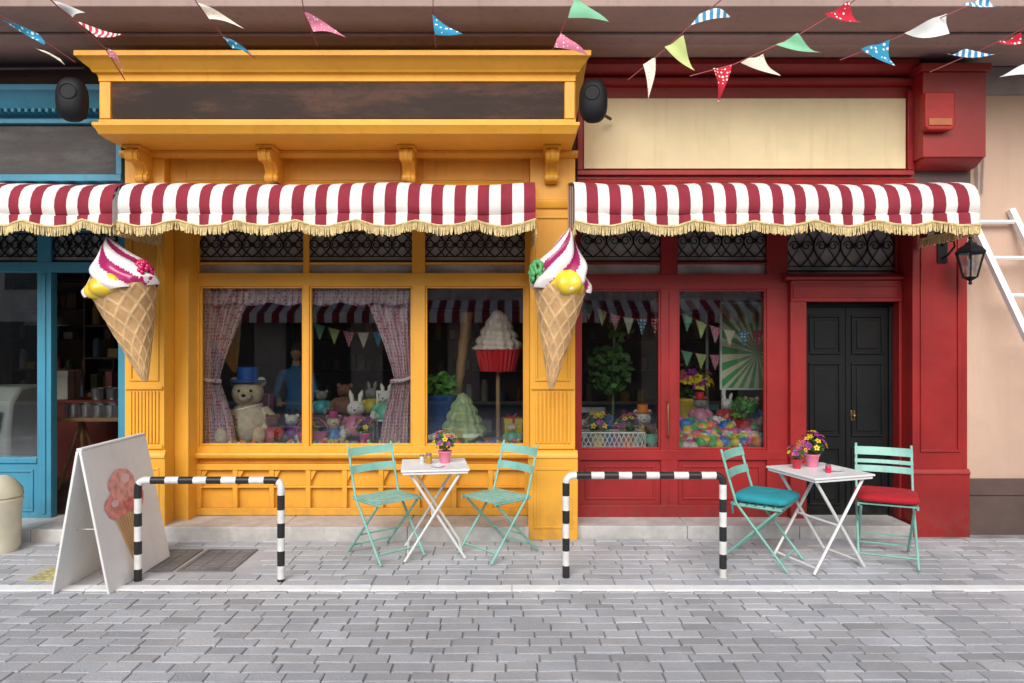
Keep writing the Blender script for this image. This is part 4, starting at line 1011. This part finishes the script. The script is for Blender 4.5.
g=group('ice_cream_machine',(ex(4,.9),.9,.1)); mb=MB()
mb.prism_x([(-.3,0),(-.32,.75),(-.28,1.05),(-.15,1.2),(.3,1.2),(.3,0)],-.28,.28); make('cabinet',mb,pl('machine_grey',(.50,.50,.48),.35),g,bevel=.03)
mb=MB(); mb.box(-.2,.2,-.36,-.325,.78,.98); mb.tube([(-.08,-.38,.8),(-.08,-.38,.66)],.02,8); mb.tube([(.08,-.38,.8),(.08,-.38,.66)],.02,8); mb.box(-.22,.22,-.45,-.325,.45,.48); make('dispenser',mb,BLACK,g,bevel=.005)

# ------------------------------------------------------------------ opposite side of the street (seen only as reflections)
g=group('opposite_building'); mb=MB(); yo=-12.5
mb.box(-16,16,yo-3,yo,-.03,5.0); mb.box(-16,16,yo,yo+.3,4.8,4.95); make('walls',mb,pl('opposite_plaster',(.48,.44,.40),.85,var=.15),g)
mb=MB(); 
for k in range(-5,6): mb.box(k*2.7-.9,k*2.7+.9,yo+.001,yo+.03,.1,2.3); mb.box(k*2.7-.55,k*2.7+.55,yo+.001,yo+.03,3.2,4.6)
make('windows',mb,pl('dark_opening',(.03,.035,.04),.3),g)
mb=MB()
for i in range(90):
    a=-9+i*.2; mb.add([(a,yo+.01,2.9),(a+.2,yo+.01,2.9),(a+.2,yo+.9,2.5),(a,yo+.9,2.5),(a+.2,yo+.9,2.25),(a,yo+.9,2.25)],[(0,1,2,3),(3,2,4,5)],i%2)
make('awning',mb,[AWW,AWR],g,smooth=0)

# ------------------------------------------------------------------ light, sky, camera
w=bpy.data.worlds.new('World'); bpy.context.scene.world=w; w.use_nodes=True; nt=w.node_tree
sky=nt.nodes.new('ShaderNodeTexSky'); sky.sky_type='NISHITA'; sky.sun_disc=False
el,az=math.radians(33),math.radians(-16)
sky.sun_elevation=el; sky.sun_rotation=math.radians(180)+az; sky.air_density=1.2; sky.dust_density=2.2; sky.ozone_density=1.4
bg=nt.nodes['Background']; nt.links.new(sky.outputs[0],bg.inputs[0]); bg.inputs[1].default_value=.15
L=bpy.data.lights.new('sun','SUN'); L.energy=3.4; L.angle=math.radians(40); L.color=(1,.975,.94)
so_=bpy.data.objects.new('sun',L); bpy.context.scene.collection.objects.link(so_)
d=Vector((math.sin(az)*math.cos(el),-math.cos(az)*math.cos(el),math.sin(el)))   # towards the sun
so_.rotation_euler=(-d).to_track_quat('-Z','Y').to_euler(); so_.location=d*20
cam=bpy.data.cameras.new('camera'); cam.sensor_width=36; cam.lens=700/1024*36; cam.clip_end=300
co=bpy.data.objects.new('camera',cam); co.location=(0,-D0,1.75); co.rotation_euler=(pi/2,0,0)
bpy.context.scene.collection.objects.link(co); bpy.context.scene.camera=co
vs=bpy.context.scene.view_settings; vs.view_transform='Standard'; vs.look='None'; vs.exposure=0
